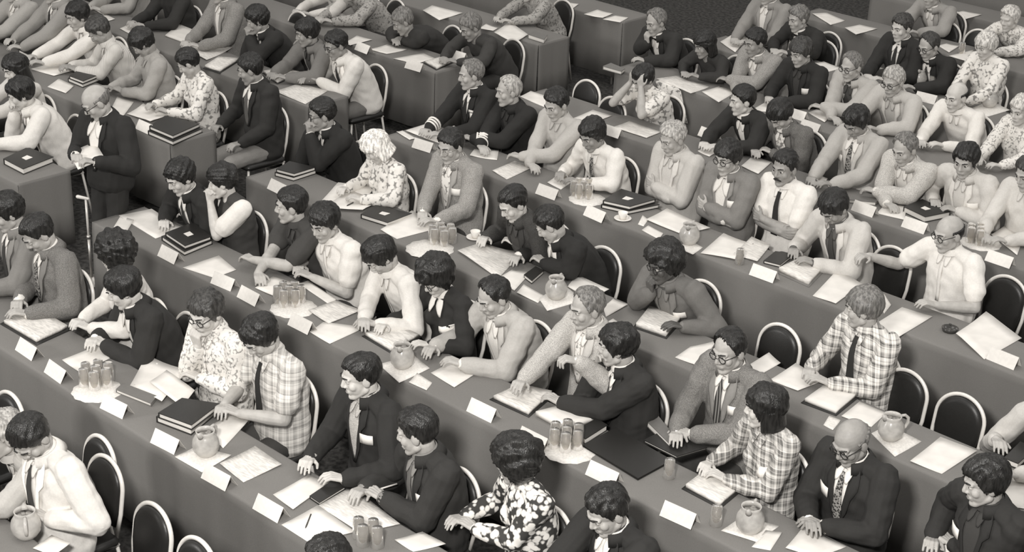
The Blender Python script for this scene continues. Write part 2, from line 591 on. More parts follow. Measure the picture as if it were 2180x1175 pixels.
def person(px, py, row, yr, short, face=0, pitch=15, roll=0, ty=None, hair='short', hc='black', top='suit', c='g0.024', shirt='g0.8',
           tie=None, skin='mid', R='table', L='table', sex='m', badge=0, glasses=None, mus=False, beard=False, stand=False, legs='g0.03', chair=True,
           wing=1.0, label=None, legs_seen=False, knee=None, part=1, cuff=True, ribbons=False, stripes=False, hk=1.0, floor_feet=None, lean=None, ch_off=0.0, sleeves=None):
    NP[0] += 1
    idx = NP[0]
    Hc = on_y(px, py, ROWY[row] + yr)
    Yf = ROWY[row]
    if ty is None:
        ty = -4 + max(-18, min(18, face * .25))
    a = math.radians(ty)
    ft = np.array([math.sin(a), -math.cos(a), 0.0]); Lt = np.array([math.cos(a), math.sin(a), 0.0]); Z = np.array([0, 0, 1.0])
    fa, pa, ra = math.radians(face), math.radians(pitch), math.radians(roll)
    f = np.array([math.sin(fa) * math.cos(pa), -math.cos(fa) * math.cos(pa), -math.sin(pa)])
    lft = np.array([math.cos(fa), math.sin(fa), 0.0])
    u = np.cross(f, lft)
    l2_ = lft * math.cos(ra) + u * math.sin(ra); u = -lft * math.sin(ra) + u * math.cos(ra)
    Mh = np.c_[-l2_, f, u]
    hs = 1.055 if sex == 'm' else 1.0
    hl = lambda x, y, z: Hc + Mh @ (np.array([x, y, z]) * hs)
    fem = sex == 'f'
    ks = .99 if fem else 1.07
    nd = unit(Z + ft * (.22 + .45 * math.sin(max(pa, 0))))
    N = Hc - nd * .122 * hs + np.array([0, 0, -.012]) - f * .012
    L0 = .50 * ks
    hipz = .54
    if stand:
        P = N - Z * .50 - ft * .015
    else:
        dz = N[2] - hipz
        hor = math.sqrt(max(L0 * L0 - dz * dz, 0)) if dz < L0 else 0.0
        hor = max(hor, .05)
        P = N - ft * hor - Z * dz
    d = np.linalg.norm(Hc - EYE)
    vx = min(.0085, max(.0045, .00050 * d))
    vg = vx * 1.55
    root = empty('person', (P[0], P[1], 0.0), label or short, 'person', 'seated attendees' if not stand else None)
    off = np.array([P[0], P[1], 0.0])
    # ---- spine
    ctrl = (P + N) / 2 - ft * .06 + Z * .03
    if not stand:
        tt = np.linspace(0, 1, 41)[:, None]
        cv = (1 - tt) ** 2 * P + 2 * tt * (1 - tt) * ctrl + tt * tt * N
        k_ = cv[:, 2] < TZ + .06
        lack = (Yf + TD + .135) - cv[k_, 1].min() if k_.any() and P[1] > Yf + TD else 0
        if lack > 0:
            ctrl = ctrl + np.array([0, min(.13, 1.9 * lack), 0])
    bz = lambda t: (1 - t) ** 2 * P + 2 * t * (1 - t) * ctrl + t * t * N
    dbz = lambda t: unit(2 * (1 - t) * (ctrl - P) + 2 * t * (N - ctrl))
    T = dbz(.8)
    nf = unit(ft - T * np.dot(ft, T))
    sw = .186 if not fem else .162
    Sc = N - T * .046 - nf * .012
    # ---- arms
    arms = {}
    la, lb = .285 * ks, .248 * ks
    for side, tgt in ((1, L), (-1, R)):
        S = Sc + Lt * side * sw
        cxx = Sc + ft * .1
        pole = Lt * side * .55 - Z * .8 - ft * .15
        hd, hn, curl = None, -Z, .58
        if tgt == 'table':
            Wt = np.array([Sc[0] + ft[0] * .2 + Lt[0] * side * .10, Yf + .27, TZ + .058])
        elif tgt == 'fold':
            Wt = np.array([Sc[0] - Lt[0] * side * .07 + ft[0] * .15, Yf + .30 + .03 * side, TZ + .05 + .02 * (side + 1)])
            hd = -Lt * side + ft * .25
        elif tgt == 'cross':
            Wt = N - T * .27 + nf * .20 - Lt * side * .09 + Z * (.025 * side)
            hd = -Lt * side * 1.0 + Z * .15; hn = -ft
            pole = Lt * side * .9 - Z * .6
        elif tgt == 'lap':
            Wt = P + ft * .27 + Lt * side * .09 + Z * .11
            hd = ft
        elif tgt == 'mouth':
            Wt = hl(-side * .028, .130, -.125); hd = unit(Mh[:, 2] * .9 - Mh[:, 1] * .35 - Lt * side * .25); hn = unit(-Lt * side); curl = .9
            pole = -Z + Lt * side * .25 + ft * .2
        elif tgt == 'chin':
            Wt = hl(-side * .045, .115, -.185); hd = unit(Mh[:, 2] - Mh[:, 1] * .15); hn = -Mh[:, 1]; curl = 1.0
            pole = -Z + Lt * side * .25 + ft * .2
        elif tgt == 'cheek':
            Wt = hl(-side * .085, .075, -.135); hd = unit(Mh[:, 2] - Mh[:, 1] * .2); hn = unit(Mh[:, 0] * side - Mh[:, 1] * .3); curl = .5
            pole = -Z + Lt * side * .35 + ft * .2
        elif tgt == 'head':
            Wt = hl(-side * .080, .095, .000); hd = unit(Mh[:, 2] * .9 - Mh[:, 1] * .45 - Lt * side * .2); hn = unit(-Mh[:, 1] + Mh[:, 0] * side * .4); curl = .5
            pole = -Z * .9 + Lt * side * .5 + ft * .3
        elif tgt[0] == 'p':
            Wt = on_z(tgt[1], tgt[2], TZ + .058)
        elif tgt[0] == 'z':
            Wt = on_z(tgt[1], tgt[2], tgt[3]); curl = .8
        elif tgt[0] == 'y':
            Wt = on_y(tgt[1], tgt[2], Yf + tgt[3]); curl = .9
        E_, Wt = ik(S, Wt, la, lb, pole)
        if E_[2] < TZ + .05 and E_[1] < Yf + TD + .05 and not stand:
            E_[2] = TZ + .072
        fd = unit(Wt - E_)
        if hd is None:
            hd = unit(fd * np.array([1, 1, 0]) - Lt * side * .25) + Z * .22
        arms[side] = (S, E_, Wt, hd, hn, curl)
    # ---- body (skin)
    B = MB()
    for cc, ee in HEADE:
        B.ell(hl(*cc), ee * hs, Mh, 20, 14)
    for s in (-1, 1):
        B.cap(hl(s * .046, .002, -.062), hl(s * .014, .066, -.098), .022 * hs, .019 * hs)
        B.ell(hl(s * .043, .058, -.022), np.array([.023, .024, .026]) * hs, Mh)
        B.ell(hl(s * .077, -.010, -.004), np.array([.011, .022, .034]) * hs, Mh)
        B.cap(hl(s * .012, .085, .026), hl(s * .044, .072, .024), .0125 * hs, .012 * hs, 8)
        B.ell(hl(s * .011, .094, -.028), np.array([.0095, .011, .008]) * hs, Mh, 8, 6)
    B.ell(hl(0, .074, -.100), np.array([.022, .019, .018]) * hs, Mh)
    B.cap(hl(0, .083, .020), hl(0, .1045, -.021), .0095 * hs, .0125 * hs, 8)
    B.cap(hl(-.018, .083, -.058), hl(.018, .083, -.058), .0105 * hs, .0105 * hs, 8)
    B.cap(hl(-.015, .081, -.071), hl(.015, .081, -.071), .0100 * hs, .0100 * hs, 8)
    nk = (.053 if not fem else .045)
    B.cap(hl(0, -.022, -.050), N, nk, nk * 1.12, 14)
    B.cap(N, bz(.72), .055, .085, 12)
    B.ell(bz(.66), (.125, .085, .15), np.c_[Lt, nf, T])
    B.ell(bz(.3), (.115, .085, .14), np.c_[Lt, nf, dbz(.3)])
    B.ell(P, (.135, .095, .09), np.c_[Lt, ft, Z])
    B.cap(Sc - Lt * sw * .9, Sc + Lt * sw * .9, .045, .045)
    for side in (1, -1):
        S, E_, Wt, hd, hn, curl = arms[side]
        B.cap(S, E_, .047 * ks, .040 * ks)
        B.cap(E_, E_ + (Wt - E_) * .35, .040 * ks, .042 * ks)
        B.cap(E_ + (Wt - E_) * .35, Wt, .041 * ks, .026 * ks)
        hand(B, Wt, hd, hn, side, curl, .98 if not fem else .88)
    body = vox('body', B, SKINS[skin], root, off, vx, 1)
    # ---- hair, brows, eyes, mouth
    if hair:
        hb = MB(); hair_mesh(hb, hair, Mh, Hc, hs, idx, part)
        link('hair', hb.mesh('hair', off), HAIRM[hc], root)
    if d < 17.5:
        for s in (-1, 1):
            e = MB(); vs, fs = sphere(12, 10)
            q = vs * .0125 * hs; mi = [0 if np.mean(vs[g], 0)[1] < .70 else 1 for g in fs]
            e.add(q @ Mh.T + hl(s * .031, .0755, .007), fs)
            e.m = mi
            link('eye', e.mesh('eye', off), [EYEW, IRIS], root)
            e = MB(); e.tube([hl(s * .013, .0985, .029), hl(s * .030, .0945, .035), hl(s * .049, .0775, .030)], [.0035, .0048, .003], 6)
            link('eyebrow', e.mesh('eyebrow', off), BROWM[hc], root)
        e = MB(); e.tube([hl(-.025, .086, -.066), hl(-.010, .0945, -.0635), hl(.010, .0945, -.0635), hl(.025, .086, -.066)], [.002, .0042, .0042, .002], 6)
        link('mouth', e.mesh('mouth', off), LIPS[skin], root)
    if mus:
        e = MB(); e.tube([hl(-.034, .085, -.062), hl(-.012, .101, -.047), hl(.012, .101, -.047), hl(.034, .085, -.062)], [.004, .008, .008, .004], 8)
        link('moustache', e.mesh('moustache', off), HAIRM[hc], root)
    if beard:
        e = MB(); e.tube([hl(-.066, .02, -.05), hl(-.045, .05, -.088), hl(0, .085, -.106), hl(.045, .05, -.088), hl(.066, .02, -.05)], [.010, .016, .018, .016, .010], 8)
        link('beard', e.mesh('beard', off), HAIRM[hc], root)
    if glasses:
        e = MB()
        ang = np.linspace(0, 2 * math.pi, 17)[:-1]
        for s in (-1, 1):
            e.tube([hl(s * .034 + .024 * math.cos(t), .1005 - .006 * abs(math.cos(t)), .004 + .019 * math.sin(t)) for t in ang], .0028, 6, closed=True)
            e.tube([hl(s * .057, .093, .010), hl(s * .076, .04, .012), hl(s * .081, -.012, .010)], .0022, 6)
        e.tube([hl(-.011, .104, .008), hl(.011, .104, .008)], .0022, 6)
        link('glasses', e.mesh('glasses', off), FRAME if glasses == 'dark' else WIRE, root)
    # ---- clothes
    cm = cloth(c)
    suit = top in ('suit', 'open', 'uniform')
    g = .007 if suit else 0.0
    G = MB(); TO = MB()
    fr = lambda t: np.c_[Lt, unit(ft - dbz(t) * np.dot(ft, dbz(t))), dbz(t)]
    wf = .90 if fem else 1.0
    bw = (1.0 if not fem else .88) * (1.0 + .02 * math.sin(idx * 2.3))
    st = [-.16, -.06, .06, .2, .34, .48, .62, .74, .84, .92, .98]
    RA = np.array([.150, .182, .188, .183, .180, .184, .192, .194, .180, .140, .085]) * bw + g
    RB = np.array([.115, .142, .148, .144, .140, .140, .138, .130, .112, .086, .060]) * (bw if not fem else .92) + g
    if fem:
        RA[3:5] *= .93; RA[:2] *= 1.08
    cs = [bz(max(t, 0)) + (T_ if t < 0 else 0) for t, T_ in ((t, dbz(0) * t * .5) for t in st)]
    frs = [fr(max(t, 0)) for t in st]
    for X in (G, TO):
        X.sweep(cs, [q[:, 0] for q in frs], [q[:, 1] for q in frs], RA, RB)
        if fem:
            for s in (-1, 1):
                X.ell(bz(.62) + nf * .095 + Lt * s * .075, (.062, .055, .065), fr(.6))
        for s in (-1, 1):
            X.cap(N - T * .008 + Lt * s * .02 - nf * .01, Sc + Lt * s * (sw - .03), .056 + g * .5, .064 + g)
    sl = 'short' if top in ('short',) else ('none' if top == 'sleeveless' else 'long')
    for side in (1, -1):
        S, E_, Wt, hd, hn, curl = arms[side]
        if sl == 'long':
            G.cap(S, E_, .070 * ks + g, .061 * ks + g)
            G.cap(E_, E_ + (Wt - E_) * .5, .060 * ks + g, .054 * ks + g)
            G.cap(E_ + (Wt - E_) * .5, E_ + (Wt - E_) * .92, .054 * ks + g, .043 * ks + g)
        elif sl == 'short':
            G.cap(S, S + (E_ - S) * .68, .072 * ks, .071 * ks)
    gname = {'suit': 'jacket', 'open': 'jacket', 'uniform': 'uniform_jacket', 'shirt': 'shirt', 'short': 'shirt', 'blouse': 'blouse', 'sweater': 'sweater', 'sleeveless': 'vest'}[top]
    if sleeves:
        for side in (1, -1):
            S, E_, Wt, hd, hn, curl = arms[side]
            e = MB(); e.cap(S + Lt * side * .01, S + (E_ - S) * .66, .074 * ks, .080 * ks)
            vox('sleeve', e, cloth(sleeves), root, off, vg, 3, .005)
    vox(gname, G, cm, root, off, vg, 3, .0055 if suit else .0062)
    TO.cap(hl(0, -.022, -.050), N, nk, nk * 1.1, 14)
    bv = BVHTree.FromPolygons(np.concatenate(TO.v).tolist(), TO.f)

    def onchest(uu, vv, o):
        q = N - T * vv + Lt * uu + nf * .5
        h = bv.ray_cast(Vector(q), Vector(-nf), 1.0)
        if h[0] is None:
            return N - T * vv + Lt * uu + nf * (.06 + o)
        return np.array(h[0]) + nf * o

    def decal(name, rows, o, m, par, nc=5, th=.004):
        Gd = [[onchest(u0 + (u1 - u0) * j / (nc - 1), vv, o) for j in range(nc)] for vv, u0, u1 in rows]
        e = MB(); e.sheet(Gd, nf, th)
        return link(name, e.mesh(name, off), m, par)

    def interp(rows, n=9):
        r = np.array(rows); vv = np.linspace(r[0, 0], r[-1, 0], n)
        return [(x, np.interp(x, r[:, 0], r[:, 1]), np.interp(x, r[:, 0], r[:, 2])) for x in vv]

    sm = cloth(shirt)
    lum = .012
    vw = 1.15 if top != 'open' else 1.6
    vlen = .33 if top == 'suit' else (.36 if top == 'open' else .26)
    if suit:
        sh = decal('shirt_front', interp([(.02, -.052, .052), (vlen * .5, -.034 * vw, .034 * vw), (vlen, -.006, .006)], 10), .010, sm, root, 7)
        lp = mat(c + '_lapel', (float(c[1:]) if c[0] == 'g' else float(c[5:]) if c.startswith('tweed') else .25) * 1.25, .8, bump=.2) if not c.startswith('plaid') else cm
        for s in (-1, 1):
            rows = [(.005, .046, .082), (.06, .042, .100), (.115, .036 * vw, .108), (.135, .034 * vw, .080), (vlen * .75, .018 * vw, .055), (vlen + .01, -.002, .012)]
            decal('lapel', interp([(v_, s * x, s * y) for v_, x, y in rows], 12), .014, lp, root, 4)
        if cuff and d < 14:
            for side in (1, -1):
                S, E_, Wt, hd, hn, curl = arms[side]
                e = MB(); e.cap(E_ + (Wt - E_) * .88, E_ + (Wt - E_) * .965, .041 * ks, .040 * ks)
                link('shirt_cuff', e.mesh('shirt_cuff', off), sm, root)
        uu_ = unit(nd * .8 + T * .6); xx = unit(Lt - uu_ * np.dot(Lt, uu_)); yy = np.cross(uu_, xx)
        fs_ = -1 if np.dot(yy, ft) < 0 else 1
        an = np.linspace(math.radians(-65), math.radians(245), 26)
        prof = [(.096, -.034), (.084, .000), (.071, .028), (.066, .027), (.070, -.01), (.074, -.03)]
        k = nk / .049 * (1.06 if not fem else 1.0)
        Gc = np.array([[N + nd * .012 + xx * (r_ * k * math.cos(t_)) + yy * (-fs_ * r_ * k * math.sin(t_)) + uu_ * z_ for r_, z_ in prof] for t_ in an])
        e = MB(); m_ = len(prof)
        e.add(Gc.reshape(-1, 3), [[i * m_ + j, i * m_ + (j + 1) % m_, (i + 1) * m_ + (j + 1) % m_, (i + 1) * m_ + j] for i in range(len(an) - 1) for j in range(m_)] + [list(range(m_)), [(len(an) - 1) * m_ + j for j in range(m_)][::-1]])
        link('jacket_collar', e.mesh('jacket_collar', off), cm, root)
    if tie:
        decal('tie', interp([(.030, -.017, .017), (.055, -.013, .013), (.07, -.017, .017), (vlen * .8 if suit else .30, -.032, .032), (vlen if suit else .36, -.008 if suit else -.03, .008 if suit else .03)], 10), .020, cloth(tie), root, 5)
    if top in ('suit', 'uniform', 'shirt', 'short', 'open') or wing > 1.2:
        cmx = sm if suit or wing > 1.2 else cm
        e = MB()
        uu_ = unit(nd); xx = unit(Lt - uu_ * np.dot(Lt, uu_)); yy = np.cross(uu_, xx)
        k = nk / .049
        e.lathe([(.074 * k, -.022), (.064 * k, .022), (.061 * k, .024), (.066 * k, -.022)], N + nd * .02, 24, A=np.c_[xx, yy, uu_])
        cl = link('collar', e.mesh('collar', off), cmx, root)
        for s in (-1, 1):
            w1 = wing - 1
            rows = [(.012, .010, .052 + .012 * w1), (.040 + .03 * w1, .010, .052 + .03 * w1), (.074 + .070 * w1, .028 + .04 * w1, .040 + .045 * w1)]
            decal('collar_point', interp([(v_, s * x, s * y) for v_, x, y in rows], 6), .024 if suit else .016, cmx, root, 4)
    if top in ('shirt', 'short', 'blouse') and not tie and d < 13:
        decal('button_placket', interp([(.05, -.014, .014), (.34, -.014, .014)], 8), .006, cm, root, 3, .003)
    if badge:
        s = 1 if badge > 0 else -1
        decal('name_badge', [(.150, s * .075, s * .155), (.180, s * .075, s * .155), (.208, s * .075, s * .155)], .019, CARD, root, 4)
    if ribbons:
        decal('ribbon_bar', [(.125, .06, .13), (.145, .06, .13)], .020, cloth('spot_shirt'), root, 4)
    if stripes:
        for side in (1, -1):
            S, E_, Wt, hd, hn, curl = arms[side]
            for t, r_ in ((.60, .0625), (.70, .059), (.80, .056)):
                q = E_ + (Wt - E_) * t
                e = MB(); e.tube([q, q + unit(Wt - E_) * .014], r_ * ks, 16)
                link('sleeve_stripe', e.mesh('sleeve_stripe', off), WHITE, root)
    # ---- trousers / skirt and feet
    Tr = MB(); lm = cloth(legs)
    Tr.ell(P - Z * .01, (.165, .13, .105), np.c_[Lt, ft, Z], 16, 10)
    kf = np.array([math.sin(math.radians(knee)), -math.cos(math.radians(knee)), 0]) if knee is not None else ft
    kl = np.cross(Z, kf)
    feet = []
    for s in (-1, 1):
        hpj = P + Lt * s * .085
        if stand:
            kn = hpj + ft * .06 - Z * .45; an = hpj * [1, 1, 0] + Z * .09 + ft * .02
        else:
            kn = hpj + kf * .40 + kl * s * .03; kn[2] = .50
            an = kn + kf * (.04 + .05 * s) ; an[2] = .10
        Tr.cap(hpj, kn, .092, .066); Tr.cap(kn, an, .064, .050)
        feet.append((kn, an))
    vox('trousers', Tr, lm, root, off, vg if (legs_seen or stand) else .016, 3, .004)
    if legs_seen or stand:
        for kn, an in feet:
            e = MB()
            e.cap(an - Z * .055 - kf * .03, an - Z * .06 + kf * .15, .042, .036)
            e.box(an - Z * .088 + kf * .055, (.04, .135, .009), np.c_[kl, kf, Z], bev=.006)
            vox('shoe', e, COVER, root, off, .008, 3)
    PEOPLE.append(dict(short=short, row=row, P=P, N=N, H=Hc, ty=ty, chair=chair, z=Hc[2], root=root, stand=stand, choff=ch_off))
    return root
# ------------------------------------------------------------------ the setting
def structure(name, mb, m):
    o = link(name, mb.mesh(name), m, smooth=False)
    o['kind'] = 'structure'; o['label'] = 'dark patterned carpet under the tables and chairs'
    return o


wb = MB(); wb.box((-8, 40.1, 3.9), (38, .1, 4.0))
wo = link('wall_back', wb.mesh('wall_back'), mat('plain_plaster', .30, .9), smooth=False); wo['kind'] = 'structure'; wo['label'] = 'plain back wall of the hall'
fb = MB(); fb.add([[-45, -12, 0], [30, -12, 0], [30, 60, 0], [-45, 60, 0], [-45, -12, -.05], [30, -12, -.05], [30, 60, -.05], [-45, 60, -.05]],
                  [[0, 1, 2, 3], [7, 6, 5, 4], [4, 5, 1, 0], [5, 6, 2, 1], [6, 7, 3, 2], [7, 4, 0, 3]])
structure('floor', fb, CARPET)


def pleat(t, seed):
    return .007 * math.sin(t * 9.5 + seed) + .004 * math.sin(t * 23 + 2 * seed) + .003 * math.sin(t * 41 + .7 * seed)


def table(row, x0, x1, label):
    yf = ROWY[row]; y1 = yf + TD
    t = empty('banquet_table', ((x0 + x1) / 2, (yf + y1) / 2, 0), label, 'table', 'long cloth-covered tables in rows')
    off = np.array([(x0 + x1) / 2, (yf + y1) / 2, 0])
    e = MB(); e.box(((x0 + x1) / 2, (yf + y1) / 2, TZ - .022), ((x1 - x0) / 2 - .01, TD / 2 - .01, .012))
    link('tabletop', e.mesh('tabletop', off), GREYCOVER, t, smooth=False)
    # cloth: a section (front hem -> front edge -> back edge -> short back drop) swept along the table, plus end drops
    n = int((x1 - x0) / .045)
    xs = np.linspace(x0, x1, n)
    rows = []
    for x in xs:
        p = pleat(x, row)
        sec = [(yf - .012 + p * 1.0, .115), (yf - .008 + p * .7, .42), (yf - .004 + p * .35, TZ - .06), (yf - .003, TZ - .012), (yf + .004, TZ - .002), (yf + .012, TZ)]
        sec += [(yf + .012 + (TD - .024) * k / 4, TZ) for k in (1, 2, 3)]
        sec += [(y1 - .012, TZ), (y1 - .003, TZ - .003), (y1 + .002, TZ - .02), (y1 + .004, TZ - .16)]
        rows.append([[x, y, z] for y, z in sec])
    e = MB(); e.sheet(np.array(rows), (0, 0, 1), .0)
    # replace zero thickness sheet by a solidified one
    e = MB()
    G = np.array(rows); a, b = G.shape[:2]
    e.add(G.reshape(-1, 3), [[i * b + j, (i + 1) * b + j, (i + 1) * b + j + 1, i * b + j + 1] for i in range(a - 1) for j in range(b - 1)])
    for xe, s in ((x0, -1), (x1, 1)):
        ys = np.linspace(yf, y1, 12)
        g = np.array([[[xe + s * (.004 + pleat(y * 2, row + 3) * k), y, z] for z, k in ((TZ, 0), (TZ - .02, .1), (.42, .7), (.115, 1.0))] for y in ys])
        e.add(g.reshape(-1, 3), [[i * 4 + j, (i + 1) * 4 + j, (i + 1) * 4 + j + 1, i * 4 + j + 1] for i in range(11) for j in range(3)])
    cl = link('tablecloth', e.mesh('tablecloth', off), CLOTH, t)
    md = cl.modifiers.new('thick', 'SOLIDIFY'); md.thickness = .003; md.offset = 0
    k = 0
    nleg = max(2, int((x1 - x0) / 1.8))
    for i in range(nleg):
        for yy in (yf + .05, y1 - .05):
            lx = x0 + .15 + (x1 - x0 - .3) * i / (nleg - 1)
            e = MB(); e.cap((lx, yy, .014), (lx, yy, TZ - .04), .013, .013, 8)
            link('leg', e.mesh('leg', off), STEEL, t)
    return t


ROWNAME = {-1: 'nearest row', 0: 'second row', 1: 'third row', 2: 'fourth row', 3: 'fifth row', 4: 'sixth row', 5: 'seventh row', 6: 'eighth row', 7: 'ninth row', 8: 'tenth row', 9: 'furthest row'}
TW = {-1: 'with only its corner and a pitcher showing, nearest the camera',
      0: 'lined with cards, crossing the lower left corner',
      1: 'starting by the microphone stand and running to the bottom edge',
      2: 'carrying the opened binder near the two empty chairs',
      3: 'where the two uniformed officers sit at its end',
      4: 'where a person holds their head in both hands',
      5: 'behind the two empty chairs with thin rims', 6: 'where a bald man in dark suit sits',
      7: 'with papers and empty chairs far at the back', 8: 'second from the very back', 9: 'furthest back in the hall'}
for r in range(-1, 10):
    table(r, AISLE_R, 2.5, 'long grey-clothed table, ' + TW[r])
LW = {1: 'with a dark book near its end, by the standing man', 2: 'left of the aisle with stacked dark binders at its end', 3: 'left of the aisle, end covered with open papers by white-jacketed man',
      4: 'left of the aisle with three flat papers near its end', 5: 'left of the aisle, second from the back on that side', 6: 'left of the aisle, furthest back on that side'}
for r in range(1, 7):
    table(r, -21.0, AISLE_L, 'long grey-clothed table, ' + LW[r])


# ------------------------------------------------------------------ chairs
def chair_proto():
    t = empty('stacking_chair', (0, 0, 0), 'chair', 'chair')
    A = lambda d: np.array([[1, 0, 0], [0, math.cos(d), -math.sin(d)], [0, math.sin(d), math.cos(d)]])
    # the chair faces -Y, back at +Y
    e = MB(); e.box((0, 0, .445), (.20, .205, .028), bev=.025)
    link('seat', e.mesh('seat'), VINYL, t)
    tilt = math.radians(-9)
    R_ = A(tilt)
    def outline(w, top, zb, n=20):
        pts = [(-w * .86, zb), (-w, zb + (top - zb) * .35)]
        pts += [(-w * math.cos(q) , top - w * .95 + w * .95 * math.sin(q)) for q in np.linspace(0, math.pi, n)]
        pts += [(w, zb + (top - zb) * .35), (w * .86, zb)]
        return pts
    bp = np.array([0, .215, .47])
    o = outline(.150, .385, .03)
    v, f = [], []
    n = len(o)
    for yy, k in ((-.020, .90), (-.026, .80), (.014, .98), (-.010, 1.0)):
        pass
    layers = [(-.030, .80), (-.022, .95), (-.008, 1.0), (.008, 1.0), (.016, .95), (.020, .8)]
    cz = .21
    for yy, k in layers:
        for x, z in o:
            v.append(R_ @ np.array([x * k, yy, cz + (z - cz) * k]) + bp)
    for i in range(len(layers) - 1):
        for j in range(n):
            f.append([i * n + j, i * n + (j + 1) % n, (i + 1) * n + (j + 1) % n, (i + 1) * n + j])
    f.append(list(range(n))[::-1]); f.append([(len(layers) - 1) * n + j for j in range(n)])
    e = MB(); e.add(v, f); link('backrest', e.mesh('backrest'), VINYL, t)
    e = MB(); e.tube([R_ @ np.array([x, 0, z]) + bp for x, z in outline(.161, .397, -.03, 24)], .0125, 8)
    link('back_rim', e.mesh('back_rim'), RIM, t)
    for s in (-1, 1):
        e = MB(); e.tube([R_ @ np.array([s * .138, 0, -.03]) + bp, (s * .15, .20, .42), (s * .17, .26, .012)], .011, 8)
        link('leg', e.mesh('leg'), RIM, t)
        e = MB(); e.tube([(s * .165, -.17, .42), (s * .185, -.21, .012)], .011, 8)
        link('leg', e.mesh('leg'), RIM, t)
    e = MB(); e.tube([(-.165, -.17, .418), (-.17, .2, .418), (.17, .2, .418), (.165, -.17, .418)], .010, 8)
    link('seat_frame', e.mesh('seat_frame'), RIM, t)
    return t


CH = chair_proto()
CHN = [0]
CGROUP = 'round-backed stacking chairs'


def place_chair(x, y, rz, label):
    CHN[0] += 1
    if CHN[0] == 1:
        CH.location = (x, y, 0); CH.rotation_euler = (0, 0, rz); CH['label'] = label; CH['group'] = CGROUP
        return CH
    return dup(CH, (x, y, 0), rz, label, CGROUP)


def empty_chair(px, py, row, label, rz=0, ztop=.862):
    """pixel of the top of the back rim"""
    q = on_z(px, py, ztop)
    c, s = math.cos(rz), math.sin(rz)
    back = np.array([-s * .275, c * .275])
    place_chair(q[0] - back[0], q[1] - back[1], rz, label)
# ------------------------------------------------------------------ who sits where
p_ = person
# nearest row (only the corner of it shows)
p_(68, 930, -1, .60, chair=False, short='man in white jacket reading, lower left corner', face=12, pitch=48, hair='short', hc='black', top='open', c='g0.74', shirt='g0.75', tie='g0.03', R=('p', 40, 1060), L=('p', 105, 1105))
p_(6, 925, -1, .62, 'grey-haired person cut off at left edge', face=-15, pitch=10, hair='short', hc='grey', top='shirt', c='g0.45')
p_(695, 1200, -1, .98, 'dark-haired person, only hair top at bottom edge', face=-10, pitch=10, hair='short', top='sweater', c='g0.03')
# second row
p_(16, 452, 0, .60, 'man in light suit half cut off at left edge', face=-20, pitch=22, hair='mop', top='suit', c='g0.20', tie='g0.03')
p_(82, 497, 0, .58, 'side-parted man in grey suit and spotted tie', face=-14, pitch=38, hair='short', hc='black', top='suit', c='tweed0.16', tie='pattern_tie', R=('p', 40, 640), L=('p', 60, 668), part=-1)
p_(247, 542, 0, .72, 'woman with big dark bouffant and white blouse', face=-62, pitch=12, hair='bouffant', hc='black', top='blouse', c='g0.74', sex='f', skin='fair', R=('p', 175, 680), L=('p', 192, 700))
p_(264, 614, 0, .58, 'man in black jacket with wide white collar', face=-38, pitch=26, hair='mop', hc='black', top='open', c='g0.018', skin='fair', wing=1.4, R=('p', 205, 720), L=('p', 225, 735))
p_(440, 665, 0, .66, 'man in white patterned shirt, hand near mouth', face=8, pitch=22, hair='mop', hc='brown', top='shirt', c='spot_shirt', glasses='dark', R='chin', L=('p', 425, 805), skin='fair')
p_(557, 716, 0, .70, 'man in light plaid shirt with black tie', face=-12, pitch=40, hair='mop', hc='black', top='short', c='plaid_light', tie='g0.014', L=('p', 510, 880), R=('p', 478, 862))
p_(768, 800, 0, .76, 'man in black suit over pale grey shirt front', face=-28, pitch=14, hair='short', hc='black', top='open', c='g0.016', shirt='tweed0.42', badge=1, skin='fair', R=('p', 660, 975), L=('p', 735, 1020), part=-1)
p_(888, 920, 0, .64, 'dark-suited man in profile holding white pen', face=-58, pitch=16, hair='short', hc='black', top='suit', c='g0.020', shirt='g0.22', tie='g0.12', badge=1, R=('p', 775, 1040), L=('p', 815, 1060))
p_(1100, 985, 0, .76, 'woman in floral blouse with smooth dark bouffant', face=-66, pitch=14, hair='bouffant', hc='black', top='blouse', c='floral_dark', sex='f', R=('p', 985, 1100), L=('p', 1010, 1125), skin='mid')
p_(1294, 1087, 0, .80, 'man in black suit at bottom centre edge', face=-18, pitch=28, hair='short', hc='black', top='suit', c='g0.016')
# third row, from the microphone stand
p_(385, 377, 1, .42, 'dark-suited man with narrow tie, reading white sheets', face=-8, pitch=26, hair='mop', hc='black', top='open', c='g0.016', tie='g0.02', skin='fair', R=('p', 350, 470), L=('p', 405, 465))
p_(474, 386, 1, .56, 'short-haired woman with hands clasped at mouth', face=-46, pitch=16, hair='fringe', hc='black', top='sleeveless', c='g0.035', sleeves='g0.8', sex='f', skin='fair', R='mouth', L='mouth')
p_(620, 438, 1, .62, 'man with sideburns in dark shirt, arms folded', face=-42, pitch=8, hair='short', hc='black', top='short', c='g0.035', R='fold', L='fold', skin='mid', wing=1.0)
p_(692, 474, 1, .60, 'fringed young man in white short-sleeved shirt', face=4, pitch=20, hair='fringe', hc='black', top='short', c='g0.76', R=('p', 640, 565), L=('p', 665, 590))
p_(812, 545, 1, .56, 'man in white shirt with head bowed', face=-30, pitch=46, hair='mop', hc='black', top='shirt', c='g0.72', R=('p', 775, 680), L=('p', 800, 690), ty=-14)
p_(930, 590, 1, .60, 'dark-haired woman with spectacles and white collar', face=-10, pitch=32, hair='bouffant', hc='black', top='sweater', c='g0.016', sex='f', glasses='dark', badge=1, wing=1.5, R=('p', 820, 690), L=('p', 915, 735), skin='fair')
